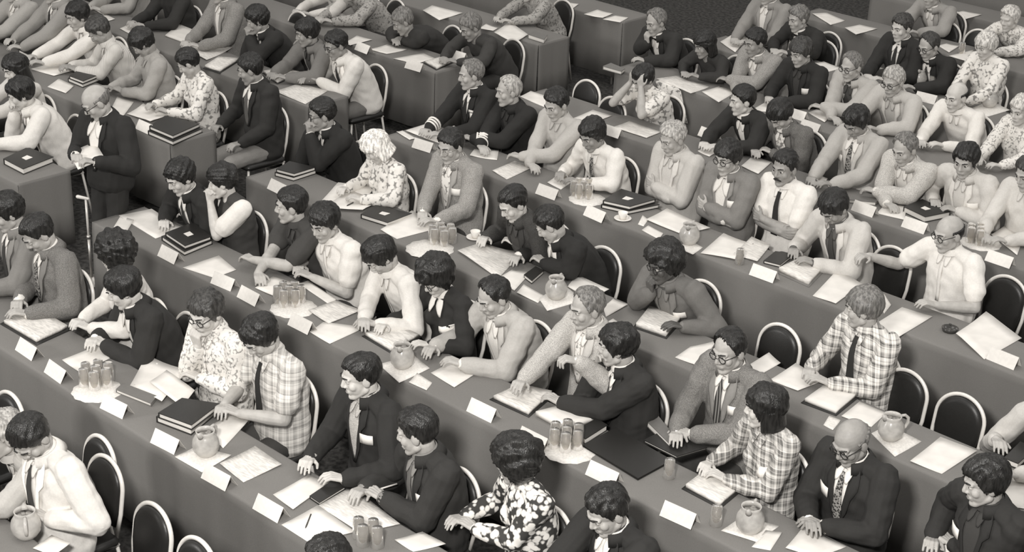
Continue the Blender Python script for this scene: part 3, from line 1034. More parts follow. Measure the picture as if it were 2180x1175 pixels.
p_(1052, 632, 1, .62, 'man with high forehead in pale jacket, writing', face=-16, pitch=26, hair='recede', hc='black', top='open', c='g0.42', badge=1, R=('p', 925, 738), L=('p', 985, 775), wing=1.2)
p_(1250, 656, 1, .80, 'balding man in pale jacket and patterned tie', face=-22, pitch=12, hair='recede', hc='grizzled', top='suit', c='tweed0.42', tie='spot_shirt', R='table', L=('y', 1232, 770, .45))
p_(1315, 737, 1, .62, 'dark-suited man with fist at his mouth', face=-58, pitch=10, hair='mop', hc='black', top='suit', c='g0.018', tie='g0.03', R='mouth', L=('p', 1195, 858), skin='mid', ty=-22)
p_(1553, 746, 1, .94, 'spectacled man with receding hair in grey suit', face=-6, pitch=14, hair='recede', hc='black', top='suit', c='tweed0.18', tie='stripe_tie', glasses='dark', badge=1, R=('p', 1440, 920), L=('p', 1475, 925))
p_(1628, 868, 1, .62, 'woman in plaid shirt with shoulder-length hair', face=-58, pitch=8, hair='bob', hc='black', top='shirt', c='plaid_fine', sex='f', skin='fair', badge=1, R=('p', 1512, 985), L=('p', 1545, 1020))
p_(1812, 940, 1, .66, 'bald spectacled man in black suit', face=-8, pitch=26, hair='bald', hc='grizzled', top='suit', c='g0.017', tie='pattern_tie', glasses='dark', skin='tan', badge=-1, R=('p', 1722, 1105), L=('p', 1755, 1120))
p_(2098, 1026, 1, .72, 'side-parted man in black jacket, lower right corner', face=-46, pitch=16, hair='mop', hc='black', top='open', c='g0.018', shirt='g0.03', badge=-1, R=('p', 1985, 1145), L=('p', 2030, 1160), part=-1)
# fourth row
p_(686, 244, 2, .62, 'dark-suited man with hands clasped under chin', face=-34, pitch=14, hair='short', hc='black', top='suit', c='g0.014', glasses='dark', R='mouth', L='mouth', skin='tan', tie='g0.02')
p_(801, 314, 2, .48, 'pale-haired woman in floral white blouse', face=-40, pitch=42, hair='bob', hc='white', top='blouse', c='floral_light', sex='f', skin='fair', R=('p', 735, 400), L=('p', 770, 425), ty=-12)
p_(960, 311, 2, .78, 'broad man in grey suit with folded hands', face=2, pitch=16, hair='short', hc='black', top='open', c='tweed0.27', shirt='floral_light', glasses='wire', badge=1, R=('p', 900, 452), L=('p', 930, 470))
p_(1093, 433, 2, .46, 'side-parted man in dark patterned jacket', face=-16, pitch=32, hair='short', hc='black', top='open', c='tweed0.035', shirt='g0.04', skin='fair', R=('p', 1035, 505), L=('p', 1100, 520), part=-1)
p_(1172, 478, 2, .44, 'dark-suited man slumped forward over the table', face=-58, pitch=40, hair='short', hc='black', top='suit', c='g0.014', R=('p', 1105, 545), L=('p', 1160, 560), wing=1.4, ty=-18, chair=False)
p_(1415, 562, 2, .44, 'person with rounded black hair, hand at chin', face=-18, pitch=16, hair='afro', hc='black', top='open', c='g0.15', shirt='g0.20', skin='dark', glasses='dark', badge=1, R='chin', L=('p', 1455, 695), ty=-2)
p_(1838, 656, 2, .66, 'wavy-haired man in bold plaid shirt', face=-64, pitch=12, hair='mop', hc='grizzled', top='shirt', c='plaid_bold', R=('p', 1725, 785), L=('p', 1765, 815), ty=-14, tie='g0.02')
p_(2225, 870, 2, .66, 'person whose pale sleeve enters at right edge', face=-20, pitch=20, hair='mop', hc='brown', top='shirt', c='g0.5', R=('p', 2120, 935), L='table')
# fifth row
p_(1003, 159, 3, .66, 'uniformed officer with receding grey hair', face=-30, pitch=10, hair='recede', hc='grizzled', top='uniform', c='g0.014', tie='g0.014', badge=1, ribbons=True, stripes=True, R='table', L='table')
p_(1083, 194, 3, .68, 'short-haired uniformed officer, sleeves striped white', face=-26, pitch=8, hair='recede', hc='grey', top='uniform', c='g0.014', shirt='g0.02', ribbons=True, stripes=True, skin='mid', R='fold', L='fold')
p_(1185, 222, 3, .66, 'pale-shirted person leaning beside the officers', face=-4, pitch=22, hair='short', hc='black', top='shirt', c='g0.44', badge=1, R='fold', L='fold', skin='mid')
p_(1262, 287, 3, .46, 'man in white shirt and spotted tie', face=-8, pitch=26, hair='mop', hc='black', top='shirt', c='g0.80', tie='pattern_tie', R=('p', 1195, 368), L=('p', 1235, 390), skin='tan', hk=1)
p_(1433, 295, 3, .76, 'grey-haired man in pale jacket, arms crossed', face=-14, pitch=20, hair='short', hc='grey', top='open', c='g0.50', shirt='g0.62', R='cross', L='cross', skin='mid')
p_(1550, 336, 3, .72, 'spectacled man with wide white collar', face=-4, pitch=12, hair='fringe', hc='black', top='open', c='g0.20', wing=1.7, glasses='dark', badge=1, R='cross', L='cross')
p_(1671, 358, 3, .82, 'moustached man in white short-sleeved shirt', face=-2, pitch=8, hair='short', hc='black', top='short', c='g0.82', tie='g0.016', mus=True, R='cross', L='cross', skin='tan')
p_(1777, 442, 3, .62, 'man in cream jacket looking down', face=-14, pitch=42, hair='mop', hc='black', top='open', c='g0.55', shirt='g0.10', tie='g0.04', R=('p', 1690, 530), L=('p', 1735, 560), skin='tan')
p_(2020, 497, 3, .68, 'balding spectacled man in white shirt', face=-22, pitch=14, hair='bald', hc='black', top='short', c='g0.80', glasses='dark', R=('z', 1850, 545, .93), L=('p', 1995, 650), skin='mid')
# sixth row
p_(1370, 168, 4, .46, 'person holding head in both hands', face=-14, pitch=30, hair='mop', hc='black', top='short', c='floral_light', sex='f', R='head', L='head')
p_(1581, 214, 4, .60, 'dark-suited man with pale badge, looking left', face=-34, pitch=10, hair='short', hc='black', top='suit', c='g0.018', badge=1, skin='fair')
p_(1663, 244, 4, .56, 'man in tweed jacket with head bent down', face=-10, pitch=44, hair='fringe', hc='black', top='open', c='tweed0.13', shirt='floral_light', badge=1, R=('p', 1605, 320), L=('p', 1645, 325))
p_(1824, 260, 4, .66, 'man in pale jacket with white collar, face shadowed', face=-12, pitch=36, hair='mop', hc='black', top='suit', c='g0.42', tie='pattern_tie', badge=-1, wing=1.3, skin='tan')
p_(1927, 317, 4, .56, 'grey-haired man in pale suit, arms folded', face=-10, pitch=22, hair='recede', hc='grizzled', top='open', c='tweed0.48', R='fold', L='fold')
p_(2056, 342, 4, .60, 'smiling dark-haired man in cream shirt', face=8, pitch=16, hair='mop', hc='black', top='open', c='g0.58', shirt='g0.66', badge=1, R=('p', 1985, 425), L=('p', 2040, 450))
p_(2190, 370, 4, .62, 'person in pale top cut off at right edge', face=-15, pitch=18, hair='short', hc='brown', top='shirt', c='g0.60')
# seventh row
p_(1397, 47, 5, .50, 'balding man in dark suit, hand at mouth', face=-14, pitch=18, hair='recede', hc='grizzled', top='suit', c='g0.020', R='chin', L='table')
p_(1500, 96, 5, .42, 'dark-haired woman in black dress with badge', face=-20, pitch=18, hair='bob', hc='black', top='sweater', c='g0.022', sex='f', badge=1, skin='tan')
p_(1608, 91, 5, .60, 'man in grey tweed jacket, hands together', face=-20, pitch=14, hair='short', hc='black', top='suit', c='tweed0.28', R='fold', L='fold', skin='tan')
p_(1706, 112, 5, .56, 'man in black suit with two pale badges', face=-14, pitch=18, hair='fringe', hc='brown', top='suit', c='g0.016', shirt='g0.03', badge=1)
p_(1813, 142, 5, .62, 'spectacled man in pale jacket over dark shirt', face=-10, pitch=14, hair='recede', hc='grizzled', top='open', c='g0.42', shirt='g0.04', glasses='dark', badge=1, R='fold', L='fold')
p_(1902, 174, 5, .56, 'person in cream jacket with dark-rimmed spectacles', face=-4, pitch=16, hair='short', hc='grey', top='open', c='g0.48', shirt='g0.45', glasses='dark')
p_(2036, 206, 5, .66, 'bald man in white shirt', face=-12, pitch=14, hair='bald', hc='black', top='shirt', c='g0.80', R=('p', 1960, 300), L=('p', 2010, 310), skin='fair')
p_(2175, 235, 5, .66, 'person in pale patterned top at right edge', face=-12, pitch=14, hair='mop', hc='light', top='blouse', c='spot_shirt', sex='f', skin='fair')
# eighth row and beyond
p_(1636, -18, 6, .62, 'man in grey suit, head above the frame', face=-10, pitch=10, hair='short', top='suit', c='g0.26')
p_(1700, 40, 6, .50, 'dark-suited person with white scarf front', face=-20, pitch=14, hair='short', hc='grizzled', top='suit', c='g0.018')
p_(1920, 59, 6, .60, 'dark-suited man with white collar, upper right', face=-14, pitch=12, hair='short', hc='brown', top='suit', c='g0.018', tie='g0.02', skin='fair')
p_(1978, 98, 6, .56, 'balding spectacled man in black suit, upper right', face=-14, pitch=22, hair='recede', hc='brown', top='suit', c='g0.016', glasses='dark', tie='g0.03', skin='mid')
p_(2100, 98, 6, .62, 'woman in floral dress near upper right corner', face=-20, pitch=20, hair='fringe', hc='light', top='blouse', c='floral_light', sex='f', skin='fair')
p_(2150, 40, 7, .62, 'person in pale patterned shirt, upper right corner', face=-12, pitch=12, hair='short', hc='light', top='shirt', c='spot_shirt', skin='fair')
p_(1128, -22, 5, .62, 'person in mottled grey dress, head above frame', face=-12, pitch=12, hair='mop', hc='brown', top='blouse', c='floral_grey', sex='f', legs='floral_grey')
p_(1003, 58, 4, .52, 'grey-haired person in dark clothes, upper middle', face=-20, pitch=28, hair='short', hc='grizzled', top='sweater', c='g0.03', skin='tan')
p_(1985, -10, 7, .60, 'person in grey suit at the top edge', face=-12, pitch=12, hair='short', hc='brown', top='suit', c='g0.30')
# left block
p_(33, 147, 1, .86, 'long-haired woman at left edge', face=-6, pitch=18, hair='long', hc='black', top='blouse', c='g0.62', sex='f', skin='fair')
p_(45, 200, 1, .58, 'person in white jacket with dark book ahead', face=-30, pitch=24, hair='mop', hc='black', top='open', c='g0.76', shirt='g0.7', tie='g0.05', R='mouth', L='table', skin='fair')
p_(165, 34, 2, .76, 'dark-haired man in loose white shirt', face=-8, pitch=18, hair='mop', hc='black', top='shirt', c='g0.76', skin='mid')
p_(212, 66, 2, .62, 'man in pale striped shirt bending over papers', face=-40, pitch=44, hair='short', hc='brown', top='shirt', c='stripe_shirt', ty=-22, R=('p', 150, 140), L=('p', 165, 150), skin='tan')
p_(305, 92, 2, .60, 'man in grey striped shirt bending forward', face=-46, pitch=44, hair='mop', hc='black', top='shirt', c='g0.34', ty=-22, R=('p', 235, 185), L=('p', 262, 195), skin='tan')
p_(402, 134, 2, .62, 'woman in floral white blouse by stacked binders', face=-44, pitch=36, hair='short', hc='black', top='blouse', c='floral_light', sex='f', ty=-14, R=('p', 330, 222), L=('p', 358, 238), skin='mid')
p_(533, 148, 2, .78, 'dark-suited man turned aside at table end', face=-44, pitch=20, hair='short', hc='black', top='suit', c='g0.018', tie='g0.10', ty=-8, R=('z', 468, 268, .72), L='lap', legs='g0.22', legs_seen=True, skin='tan', wing=1.3)
p_(549, 42, 3, .54, 'man in black suit with pale collar, upper left', face=-42, pitch=22, hair='mop', hc='black', top='suit', c='g0.016', R='mouth', L='mouth', tie='g0.02', skin='tan')
p_(654, 70, 3, .58, 'person in grey jacket over dark shirt', face=-30, pitch=16, hair='mop', hc='black', top='open', c='g0.17', shirt='g0.03', skin='tan')
p_(716, 96, 3, .56, 'spectacled man in white jacket at table end', face=-16, pitch=20, hair='short', hc='black', top='open', c='g0.74', shirt='g0.7', tie='g0.02', glasses='dark', R=('p', 652, 165), L=('p', 680, 172), legs='g0.14', legs_seen=True, skin='tan')
p_(470, -22, 3, .60, 'person in grey suit, head above the frame', face=-20, pitch=12, hair='mop', top='suit', c='tweed0.22')
p_(30, -25, 2, .72, 'person in pale grey jacket, upper left corner', face=-12, pitch=12, hair='short', top='suit', c='g0.36')
p_(112, -22, 2, .78, 'man in grey jacket with dark tie', face=-25, pitch=12, hair='short', top='suit', c='g0.28', tie='g0.02')
p_(258, -72, 3, .60, 'person in pale shirt, head above frame', face=-10, pitch=30, hair='short', hc='grey', top='shirt', c='g0.34')
p_(356, -42, 3, .62, 'person in black sweater at top edge', face=-10, pitch=20, hair='mop', hc='black', top='sweater', c='g0.02')
p_(700, -30, 4, .60, 'person in pale dress, head above the frame', face=-20, pitch=12, hair='mop', hc='brown', top='blouse', c='g0.6', sex='f')
p_(752, -25, 4, .62, 'person in grey patterned shirt, head above frame', face=-20, pitch=12, hair='mop', hc='brown', top='blouse', c='floral_grey')
p_(858, 46, 4, .32, 'dark-clothed person stretched over the table', face=-30, pitch=30, hair='short', hc='grizzled', top='sweater', c='g0.022', ty=-10, skin='tan', R=('p', 838, 85), L=('p', 860, 88))
# the man standing in the aisle
p_(205, 217, 1, .20, ty=8, short='bald spectacled man standing in the aisle with papers', face=-20, pitch=34, hair='bald', hc='grizzled', top='open', c='g0.015', shirt='g0.8', glasses='dark', stand=True, skin='mid', wing=1.5, chair=False,
   R=('y', 160, 330, .0), L=('y', 205, 345, .02), legs='g0.016', label='bald spectacled man in dark jacket standing in the aisle reading papers')
# ------------------------------------------------------------------ things on the tables
ITEMS = []          # (object, phrase, x, row, left?)


def row_of(y):
    return min(ROWY, key=lambda r: abs(ROWY[r] + TD / 2 - y))


def note(o, phrase, cat, group, c):
    o['category'] = cat
    if group:
        o['group'] = group
    ITEMS.append((o, phrase, c[0], row_of(c[1]), c[0] < -10.7))
    return o


def quad_pts(q, z):
    return [on_z(q[2 * i], q[2 * i + 1], z) for i in range(4)]


SEED = [0]


def sheet_from(c4, z, th, bulge, n=6):
    c4 = [np.array([p[0], p[1], z]) for p in c4]
    SEED[0] += 1
    rg = np.random.default_rng(SEED[0])
    a, b, ph = rg.uniform(-1, 1), rg.uniform(-1, 1), rg.uniform(0, 6)
    G = np.zeros((n, n, 3))
    for i in range(n):
        for j in range(n):
            s, t = i / (n - 1), j / (n - 1)
            p = c4[0] * (1 - s) * (1 - t) + c4[1] * (1 - s) * t + c4[2] * s * t + c4[3] * s * (1 - t)
            p = p + np.array([0, 0, bulge * (.5 + .5 * math.sin(3 * (s * a + t * b) * 1.3 + ph)) * (.35 + abs(s - .5) + abs(t - .5))])
            G[i, j] = p
    # upward-facing order
    nrm = np.cross(G[1, 0] - G[0, 0], G[0, 1] - G[0, 0])
    if nrm[2] < 0:
        G = G.transpose(1, 0, 2)
    e = MB(); e.sheet(G, (0, 0, 1), th)
    return e


def centre(c4):
    return np.mean(np.array(c4), 0)


def grow(c4, k):
    c = centre(c4)
    return [c + (p - c) * k for p in c4]


PAPER_G = 'loose papers on the tables'


def paper(*q, printed=False, z=.0, th=.0015, bulge=.006, what=None, held=None):
    c4 = quad_pts(q, TZ + z + .003)
    c = centre(c4)
    e = sheet_from(c4, TZ + .003 + th + z, th, bulge)
    o = link('paper_sheet' if th < .01 else 'paper_stack', e.mesh('paper', c), PRINT if printed else PAPER, loc=c)
    return note(o, what or ('printed white sheet' if printed else 'white sheet of paper' if th < .01 else 'thick white stack of papers'), 'paper', PAPER_G, c)


def open_binder(*q, h=.022, what='dark open binder with white pages', printed=True, dark=True):
    c4 = quad_pts(q, TZ + .002); c = centre(c4)
    t = empty('open_binder', (c[0], c[1], TZ), '', 'binder')
    off = np.array([c[0], c[1], TZ])
    e = sheet_from(c4, TZ + .006, .005, 0)
    link('cover', e.mesh('cover', off), COVER if dark else GREYCOVER, t)
    e = sheet_from(grow(c4, .88), TZ + .006 + h, h - .0005, .004)
    link('pages', e.mesh('pages', off), PRINT if printed else PAPER, t)
    return note(t, what, 'binder', 'binders and books on the tables', c)


def book(*q, h=.04, z=0.0, what='closed black binder', label_patch=False, m=None):
    c4 = quad_pts(q, TZ + .002 + z); c = centre(c4)
    z0 = TZ + z + .002
    t = empty('binder', (c[0], c[1], z0), '', 'binder')
    off = np.array([c[0], c[1], z0])
    m = m or COVER
    th = .005
    e = sheet_from(c4, z0 + th, th, 0, 2)
    f2 = sheet_from(c4, z0 + h, th, 0, 2)
    for v in f2.v:
        pass
    e.add(f2.v[0], f2.f)
    # spine along the far-left side
    a, b = np.array(c4[0]), np.array(c4[1])
    inn = (centre(c4) - (a + b) / 2); inn = unit(inn * [1, 1, 0]) * .005
    vs = []
    for zz in (z0 + .001, z0 + h - .001):
        for p in (a, b, b + inn, a + inn):
            vs.append([p[0], p[1], zz])
    e.add(vs, [[3, 2, 1, 0], [4, 5, 6, 7], [0, 1, 5, 4], [1, 2, 6, 5], [2, 3, 7, 6], [3, 0, 4, 7]])
    link('cover', e.mesh('cover', off), m, t, smooth=False)
    g4 = grow(c4, .95)
    e = sheet_from(g4, z0 + h - th - .0005, h - 2 * th - .001, 0, 2)
    link('pages', e.mesh('pages', off), PAGES, t, smooth=False)
    if label_patch:
        l4 = grow(c4, .22)
        e = sheet_from(l4, z0 + h + .0012, .001, 0, 2)
        link('cover_label', e.mesh('cover_label', off), CARD, t, smooth=False)
    return note(t, what, 'binder', 'binders and books on the tables', c)


def card(px, py, rot=0, w=.205, what='folded white name card'):
    c = on_z(px, py, TZ + .035)
    SEED[0] += 1
    rz = math.radians(rot + random.Random(SEED[0]).uniform(-6, 6))
    e = MB()
    hh, dp, th = .078, .045, .0012
    G1 = np.array([[[x, -dp, .001], [x, 0, hh]] for x in (-w / 2, w / 2)])
    G2 = np.array([[[x, 0, hh], [x, dp, .001]] for x in (-w / 2, w / 2)])
    e.sheet(G1, (0, -.86, .5), th); e.sheet(G2, (0, .86, .5), th)
    # fold ridge joins the two leaves
    e.tube([(-w / 2, 0, hh - .001), (w / 2, 0, hh - .001)], .0014, 6)
    o = link('name_card', e.mesh('name_card'), CARD, loc=(c[0], c[1], TZ + .001), smooth=False)
    o.rotation_euler = (0, 0, rz)
    return note(o, what, 'name card', 'white name cards along the table edges', c)


def lathe_obj(name, prof, n, m, loc, parent=None):
    e = MB(); e.lathe(prof, (0, 0, 0), n)
    return link(name, e.mesh(name), m, parent, None if parent else loc)


def napkin(*q, what='white napkin'):
    c4 = quad_pts(q, TZ + .002); c = centre(c4)
    e = sheet_from(c4, TZ + .003, .0012, .003)
    o = link('napkin', e.mesh('napkin', c), DOILY, loc=c)
    return note(o, what, 'napkin', 'napkins and doilies', c)


def doily(px, py, r):
    c = on_z(px, py, TZ + .002)
    e = MB(); n = 48
    ring = lambda k, z: [[(r * k * (1 + .03 * (k > .9) * math.cos(12 * a))) * math.cos(a), (r * k * (1 + .03 * (k > .9) * math.cos(12 * a))) * math.sin(a), z] for a in np.arange(n) * 2 * math.pi / n]
    v = [[0, 0, .002]] + ring(.5, .002) + ring(1, .0015) + ring(1, .0003)
    f = [[0, 1 + j, 1 + (j + 1) % n] for j in range(n)]
    for k in range(2):
        f += [[1 + k * n + j, 1 + (k + 1) * n + j, 1 + (k + 1) * n + (j + 1) % n, 1 + k * n + (j + 1) % n] for j in range(n)]
    e.add(v, f)
    o = link('doily', e.mesh('doily'), DOILY, loc=(c[0], c[1], TZ + .001))
    return note(o, 'round white doily under glasses', 'doily', 'napkins and doilies', c)


PROTO = {}


def pitcher(px, py, rot=200):
    """px, py: centre of the belly"""
    c = on_z(px, py, TZ + .07)
    loc = (c[0], c[1], TZ + .004)
    if 'p' not in PROTO:
        t = empty('water_pitcher', loc, '', 'pitcher', rz=math.radians(rot))
        prof = [(.001, .0), (.046, .0), (.052, .006), (.072, .035), (.078, .066), (.072, .098), (.056, .124), (.050, .136), (.055, .154), (.051, .155), (.046, .136), (.052, .124), (.068, .098), (.073, .066), (.067, .035), (.048, .012), (.001, .010)]
        lathe_obj('vessel', prof, 28, PITCH_M, None, t)
        e = MB(); e.tube([(0, .050, .145), (0, .082, .146), (0, .104, .126), (0, .106, .095), (0, .092, .066), (0, .074, .055)], [.008, .009, .010, .010, .009, .008], 10)
        link('handle', e.mesh('handle'), PITCH_M, t)
        e = MB(); e.tube([(0, -.042, .132), (0, -.053, .148), (0, -.066, .160)], [.020, .016, .007], 10)
        link('spout', e.mesh('spout'), PITCH_M, t)
        e = MB(); e.lathe([(.001, .122), (.0535, .122), (.0535, .118), (.001, .114)], (0, 0, 0), 24)
        rg = random.Random(3)
        for _ in range(7):
            a, rr = rg.uniform(0, 6.3), rg.uniform(0, .032)
            e.box((rr * math.cos(a), rr * math.sin(a), .125), (.011, .011, .009), np.array(Matrix.Rotation(rg.uniform(0, 3), 3, 'Z')), bev=.003)
        link('ice_water', e.mesh('ice_water'), ICE, t)
        PROTO['p'] = t; r = t
    else:
        r = dup(PROTO['p'], loc, math.radians(rot), '')
    return note(r, 'round-bellied water pitcher', 'pitcher', 'round water pitchers', c)


def glass(px, py, z=.05, down=True):
    c = on_z(px, py, TZ + z)
    prof = [(.001, .004), (.026, .004), (.0335, .112), (.0355, .112), (.0280, .0), (.001, .0)]
    if down:
        prof = [(r, .112 - q) for r, q in prof][::-1]
    if 'g' not in PROTO:
        e = MB(); e.lathe(prof, (0, 0, 0), 20)
        PROTO['g'] = link('drinking_glass', e.mesh('drinking_glass'), GLASS, loc=(c[0], c[1], TZ + .004)); o = PROTO['g']
    else:
        o = PROTO['g'].copy(); COL.objects.link(o); o.location = (c[0], c[1], TZ + .004)
    return note(o, 'clear drinking glass', 'glass', 'upturned drinking glasses in clusters', c)


def glasses_on(px, py, n, seed=1):
    c = on_z(px, py, TZ + .05)
    k = [(0, 0)] + [(math.cos(a) * .078, math.sin(a) * .078) for a in np.arange(6) * math.pi / 3 + .3 * seed]
    for dx, dy in k[:n]:
        P2 = (c[0] + dx, c[1] + dy, TZ + .05)
        o = PROTO['g'].copy() if 'g' in PROTO else None
        if o is None:
            q = W / 2; o = glass(px, py)
        else:
            COL.objects.link(o); o.location = (P2[0], P2[1], TZ + .004)
            note(o, 'clear drinking glass', 'glass', 'upturned drinking glasses in clusters', P2)


def ashtray(px, py):
    c = on_z(px, py, TZ + .01)
    e = MB(); e.lathe([(.001, 0), (.048, 0), (.056, .026), (.050, .028), (.040, .010), (.001, .008)], (0, 0, 0), 20)
    for a in (0, 2.1, 4.2):
        e.box((.052 * math.cos(a), .052 * math.sin(a), .028), (.009, .006, .003), bev=.002)
    o = link('ashtray', e.mesh('ashtray'), ASH, loc=(c[0], c[1], TZ + .001))
    return note(o, 'dark glass ashtray', 'ashtray', None, c)


def cup(px, py):
    c = on_z(px, py, TZ + .03)
    t = empty('coffee_cup', (c[0], c[1], TZ + .002), '', 'cup')
    lathe_obj('saucer', [(.001, 0), (.03, 0), (.068, .012), (.066, .015), (.03, .005), (.001, .005)], 24, CARD, None, t)
    lathe_obj('bowl', [(.001, .006), (.024, .006), (.038, .060), (.035, .060), (.022, .012), (.001, .012)], 24, CARD, None, t)
    e = MB(); e.tube([(.033, 0, .048), (.052, 0, .046), (.054, 0, .028), (.029, 0, .022)], .004, 8)
    link('handle', e.mesh('handle'), CARD, t)
    return note(t, 'white cup and saucer', 'cup', None, c)


def pen(x0, y0, x1, y1, m, what, z=.008):
    a, b = on_z(x0, y0, TZ + z), on_z(x1, y1, TZ + z)
    c = (a + b) / 2
    e = MB(); e.tube([a, a + (b - a) * .06, a + (b - a) * .15, b], [.001, .003, .0048, .0048], 8)
    o = link('pen', e.mesh('pen', c), m, loc=c)
    return note(o, what, 'pen', None, c)


# --- nearest row
pitcher(55, 1118, 240)
book(2, 1092, 22, 1076, 40, 1088, 18, 1108, what='black notebook')
paper(70, 1168, 110, 1140, 150, 1158, 112, 1186)
# --- second row
open_binder(0, 690, 75, 655, 153, 702, 78, 736, what='black open binder with big white pages')
card(62, 742); card(124, 790)
paper(132, 767, 239, 725, 255, 752, 172, 795)
doily(207, 832, .150); glasses_on(205, 800, 7, 1)
paper(276, 822, 312, 760, 400, 790, 345, 862, bulge=.02); paper(318, 815, 355, 790, 415, 838, 385, 872, z=.012, bulge=.02)
book(247, 836, 262, 822, 335, 850, 322, 866, h=.024, what='thin pale notebook', m=GREYCOVER)
card(248, 864)
book(333, 899, 385, 867, 470, 875, 407, 927, h=.04, what='closed black binder, lower of a pair')
book(337, 890, 388, 858, 468, 870, 408, 916, h=.036, z=.043, what='closed black binder, upper of a pair')
paper(436, 915, 490, 880, 530, 895, 475, 955)
card(357, 938)
napkin(372, 973, 420, 950, 493, 970, 430, 1007); pitcher(438, 945, 20)
paper(468, 989, 543, 950, 600, 991, 518, 1027, printed=True)
card(466, 1014); card(577, 1080)
paper(581, 1053, 656, 1014, 700, 1030, 624, 1087)
book(659, 1062, 706, 1030, 735, 1042, 680, 1076, h=.02, what='slim black folder')
paper(599, 1120, 677, 1077, 756, 1134, 656, 1155); paper(677, 1077, 749, 1036, 852, 1116, 767, 1134, printed=True, z=.003)
pen(650, 1125, 662, 1095, ASH, 'fat black pen')
glasses_on(772, 1143, 4, 2)
paper(840, 1152, 899, 1132, 949, 1160, 880, 1175)
pen(805, 1042, 845, 1030, CARD, 'white pen', .05)
# --- third row
paper(253, 460, 323, 445, 392, 488, 331, 508, bulge=.015); paper(242, 484, 257, 459, 285, 470, 267, 499)
book(344, 512, 410, 488, 453, 520, 393, 545, h=.035, what='closed black binder, lower of a pair')
book(352, 503, 412, 481, 450, 511, 394, 531, h=.03, z=.037, what='closed black binder, upper of a pair', label_patch=True)
card(363, 541)
paper(389, 570, 466, 544, 503, 575, 456, 592, bulge=.012); card(479, 598); card(534, 629)
paper(543, 614, 581, 589, 645, 609, 588, 634)
doily(625, 656, .155); glasses_on(616, 628, 7, 3)
paper(656, 662, 713, 641, 770, 662, 699, 691, printed=True); card(644, 688)
paper(659, 709, 688, 687, 777, 698, 702, 732); paper(636, 605, 656, 598, 716, 638, 700, 648)
open_binder(770, 716, 842, 694, 899, 718, 831, 752)
napkin(806, 777, 880, 755, 915, 785, 850, 815); pitcher(856, 760, 30); napkin(870, 814, 888, 795, 920, 815, 908, 832, what='small white napkin')
paper(917, 794, 970, 766, 1027, 787, 967, 826)
card(1030, 872)
open_binder(1042, 851, 1104, 821, 1183, 840, 1126, 889)
card(1138, 934)
book(1225, 927, 1270, 902, 1292, 917, 1245, 947, what='black binder beneath white papers')
paper(1140, 887, 1230, 862, 1272, 895, 1200, 918, th=.03, z=.0)
doily(1211, 958, .155); glasses_on(1206, 930, 7, 4)
book(1240, 951, 1310, 915, 1430, 984, 1358, 1023, h=.016, what='large flat black portfolio')
card(1287, 1007)
book(1374, 905, 1400, 895, 1440, 945, 1425, 956, h=.035, what='thick book with pale page edges', m=GREYCOVER)
book(1370, 942, 1420, 917, 1505, 958, 1440, 977, h=.018, what='thin black pad')
glass(1425, 1000)
open_binder(1451, 1041, 1501, 1002, 1598, 1030, 1533, 1084)
card(1448, 1094)
napkin(1535, 1130, 1580, 1100, 1660, 1120, 1610, 1155); pitcher(1597, 1107, 20); glass(1525, 1100)
paper(1672, 1168, 1712, 1120, 1802, 1164, 1740, 1190); paper(1600, 1165, 1630, 1130, 1665, 1135, 1640, 1172)
card(2048, 1170)
paper(2125, 1075, 2160, 1010, 2200, 1030, 2180, 1085)
# --- fourth row
book(585, 375, 615, 357, 674, 370, 625, 386, h=.034, what='closed black binder, lower of a pair')
book(588, 367, 616, 350, 672, 363, 626, 377, h=.03, z=.036, what='closed black binder, upper of a pair')
card(594, 398)
paper(680, 432, 720, 395, 800, 400, 760, 440, bulge=.02); paper(690, 445, 745, 405, 812, 430, 772, 450, bulge=.015, z=.01)
pen(738, 438, 752, 431, ASH, 'short black pen', .03)
book(768, 465, 800, 445, 877, 463, 825, 483, h=.036, what='closed black binder', label_patch=True)
paper(810, 491, 877, 452, 942, 484, 845, 509, bulge=.015)
doily(915, 530, .175); glasses_on(942, 500, 7, 5)
cup(1012, 500)
paper(974, 537, 1027, 519, 1110, 540, 1060, 594, printed=True, bulge=.015)
paper(1058, 594, 1090, 575, 1130, 580, 1095, 620); paper(1100, 625, 1115, 607, 1160, 630, 1145, 645)
book(1115, 592, 1140, 574, 1157, 583, 1132, 605, h=.028, what='small black notebook')
napkin(1147, 637, 1197, 602, 1240, 640, 1165, 662); pitcher(1184, 615, 20)
paper(1208, 612, 1229, 585, 1297, 616, 1254, 637)
paper(1283, 655, 1305, 637, 1337, 650, 1290, 675); paper(1278, 694, 1305, 680, 1340, 700, 1300, 716)
open_binder(1347, 698, 1379, 659, 1465, 671, 1419, 722, h=.03)
paper(1437, 761, 1470, 738, 1525, 728, 1490, 782)
paper(1584, 785, 1637, 752, 1662, 773, 1607, 805)
paper(1639, 809, 1694, 775, 1755, 809, 1698, 834)
open_binder(1705, 858, 1759, 819, 1834, 842, 1780, 886, what='black open binder with blank white pages', printed=False)
paper(1791, 887, 1830, 855, 1887, 880, 1855, 909); napkin(1753, 905, 1765, 886, 1790, 895, 1773, 916)
napkin(1855, 923, 1890, 905, 1962, 940, 1905, 973, what='white napkin under pitcher'); pitcher(1897, 912, 330)
paper(1937, 984, 2002, 930, 2080, 962, 2005, 1009)
book(2135, 987, 2170, 952, 2200, 967, 2165, 999, what='dark book at right edge')
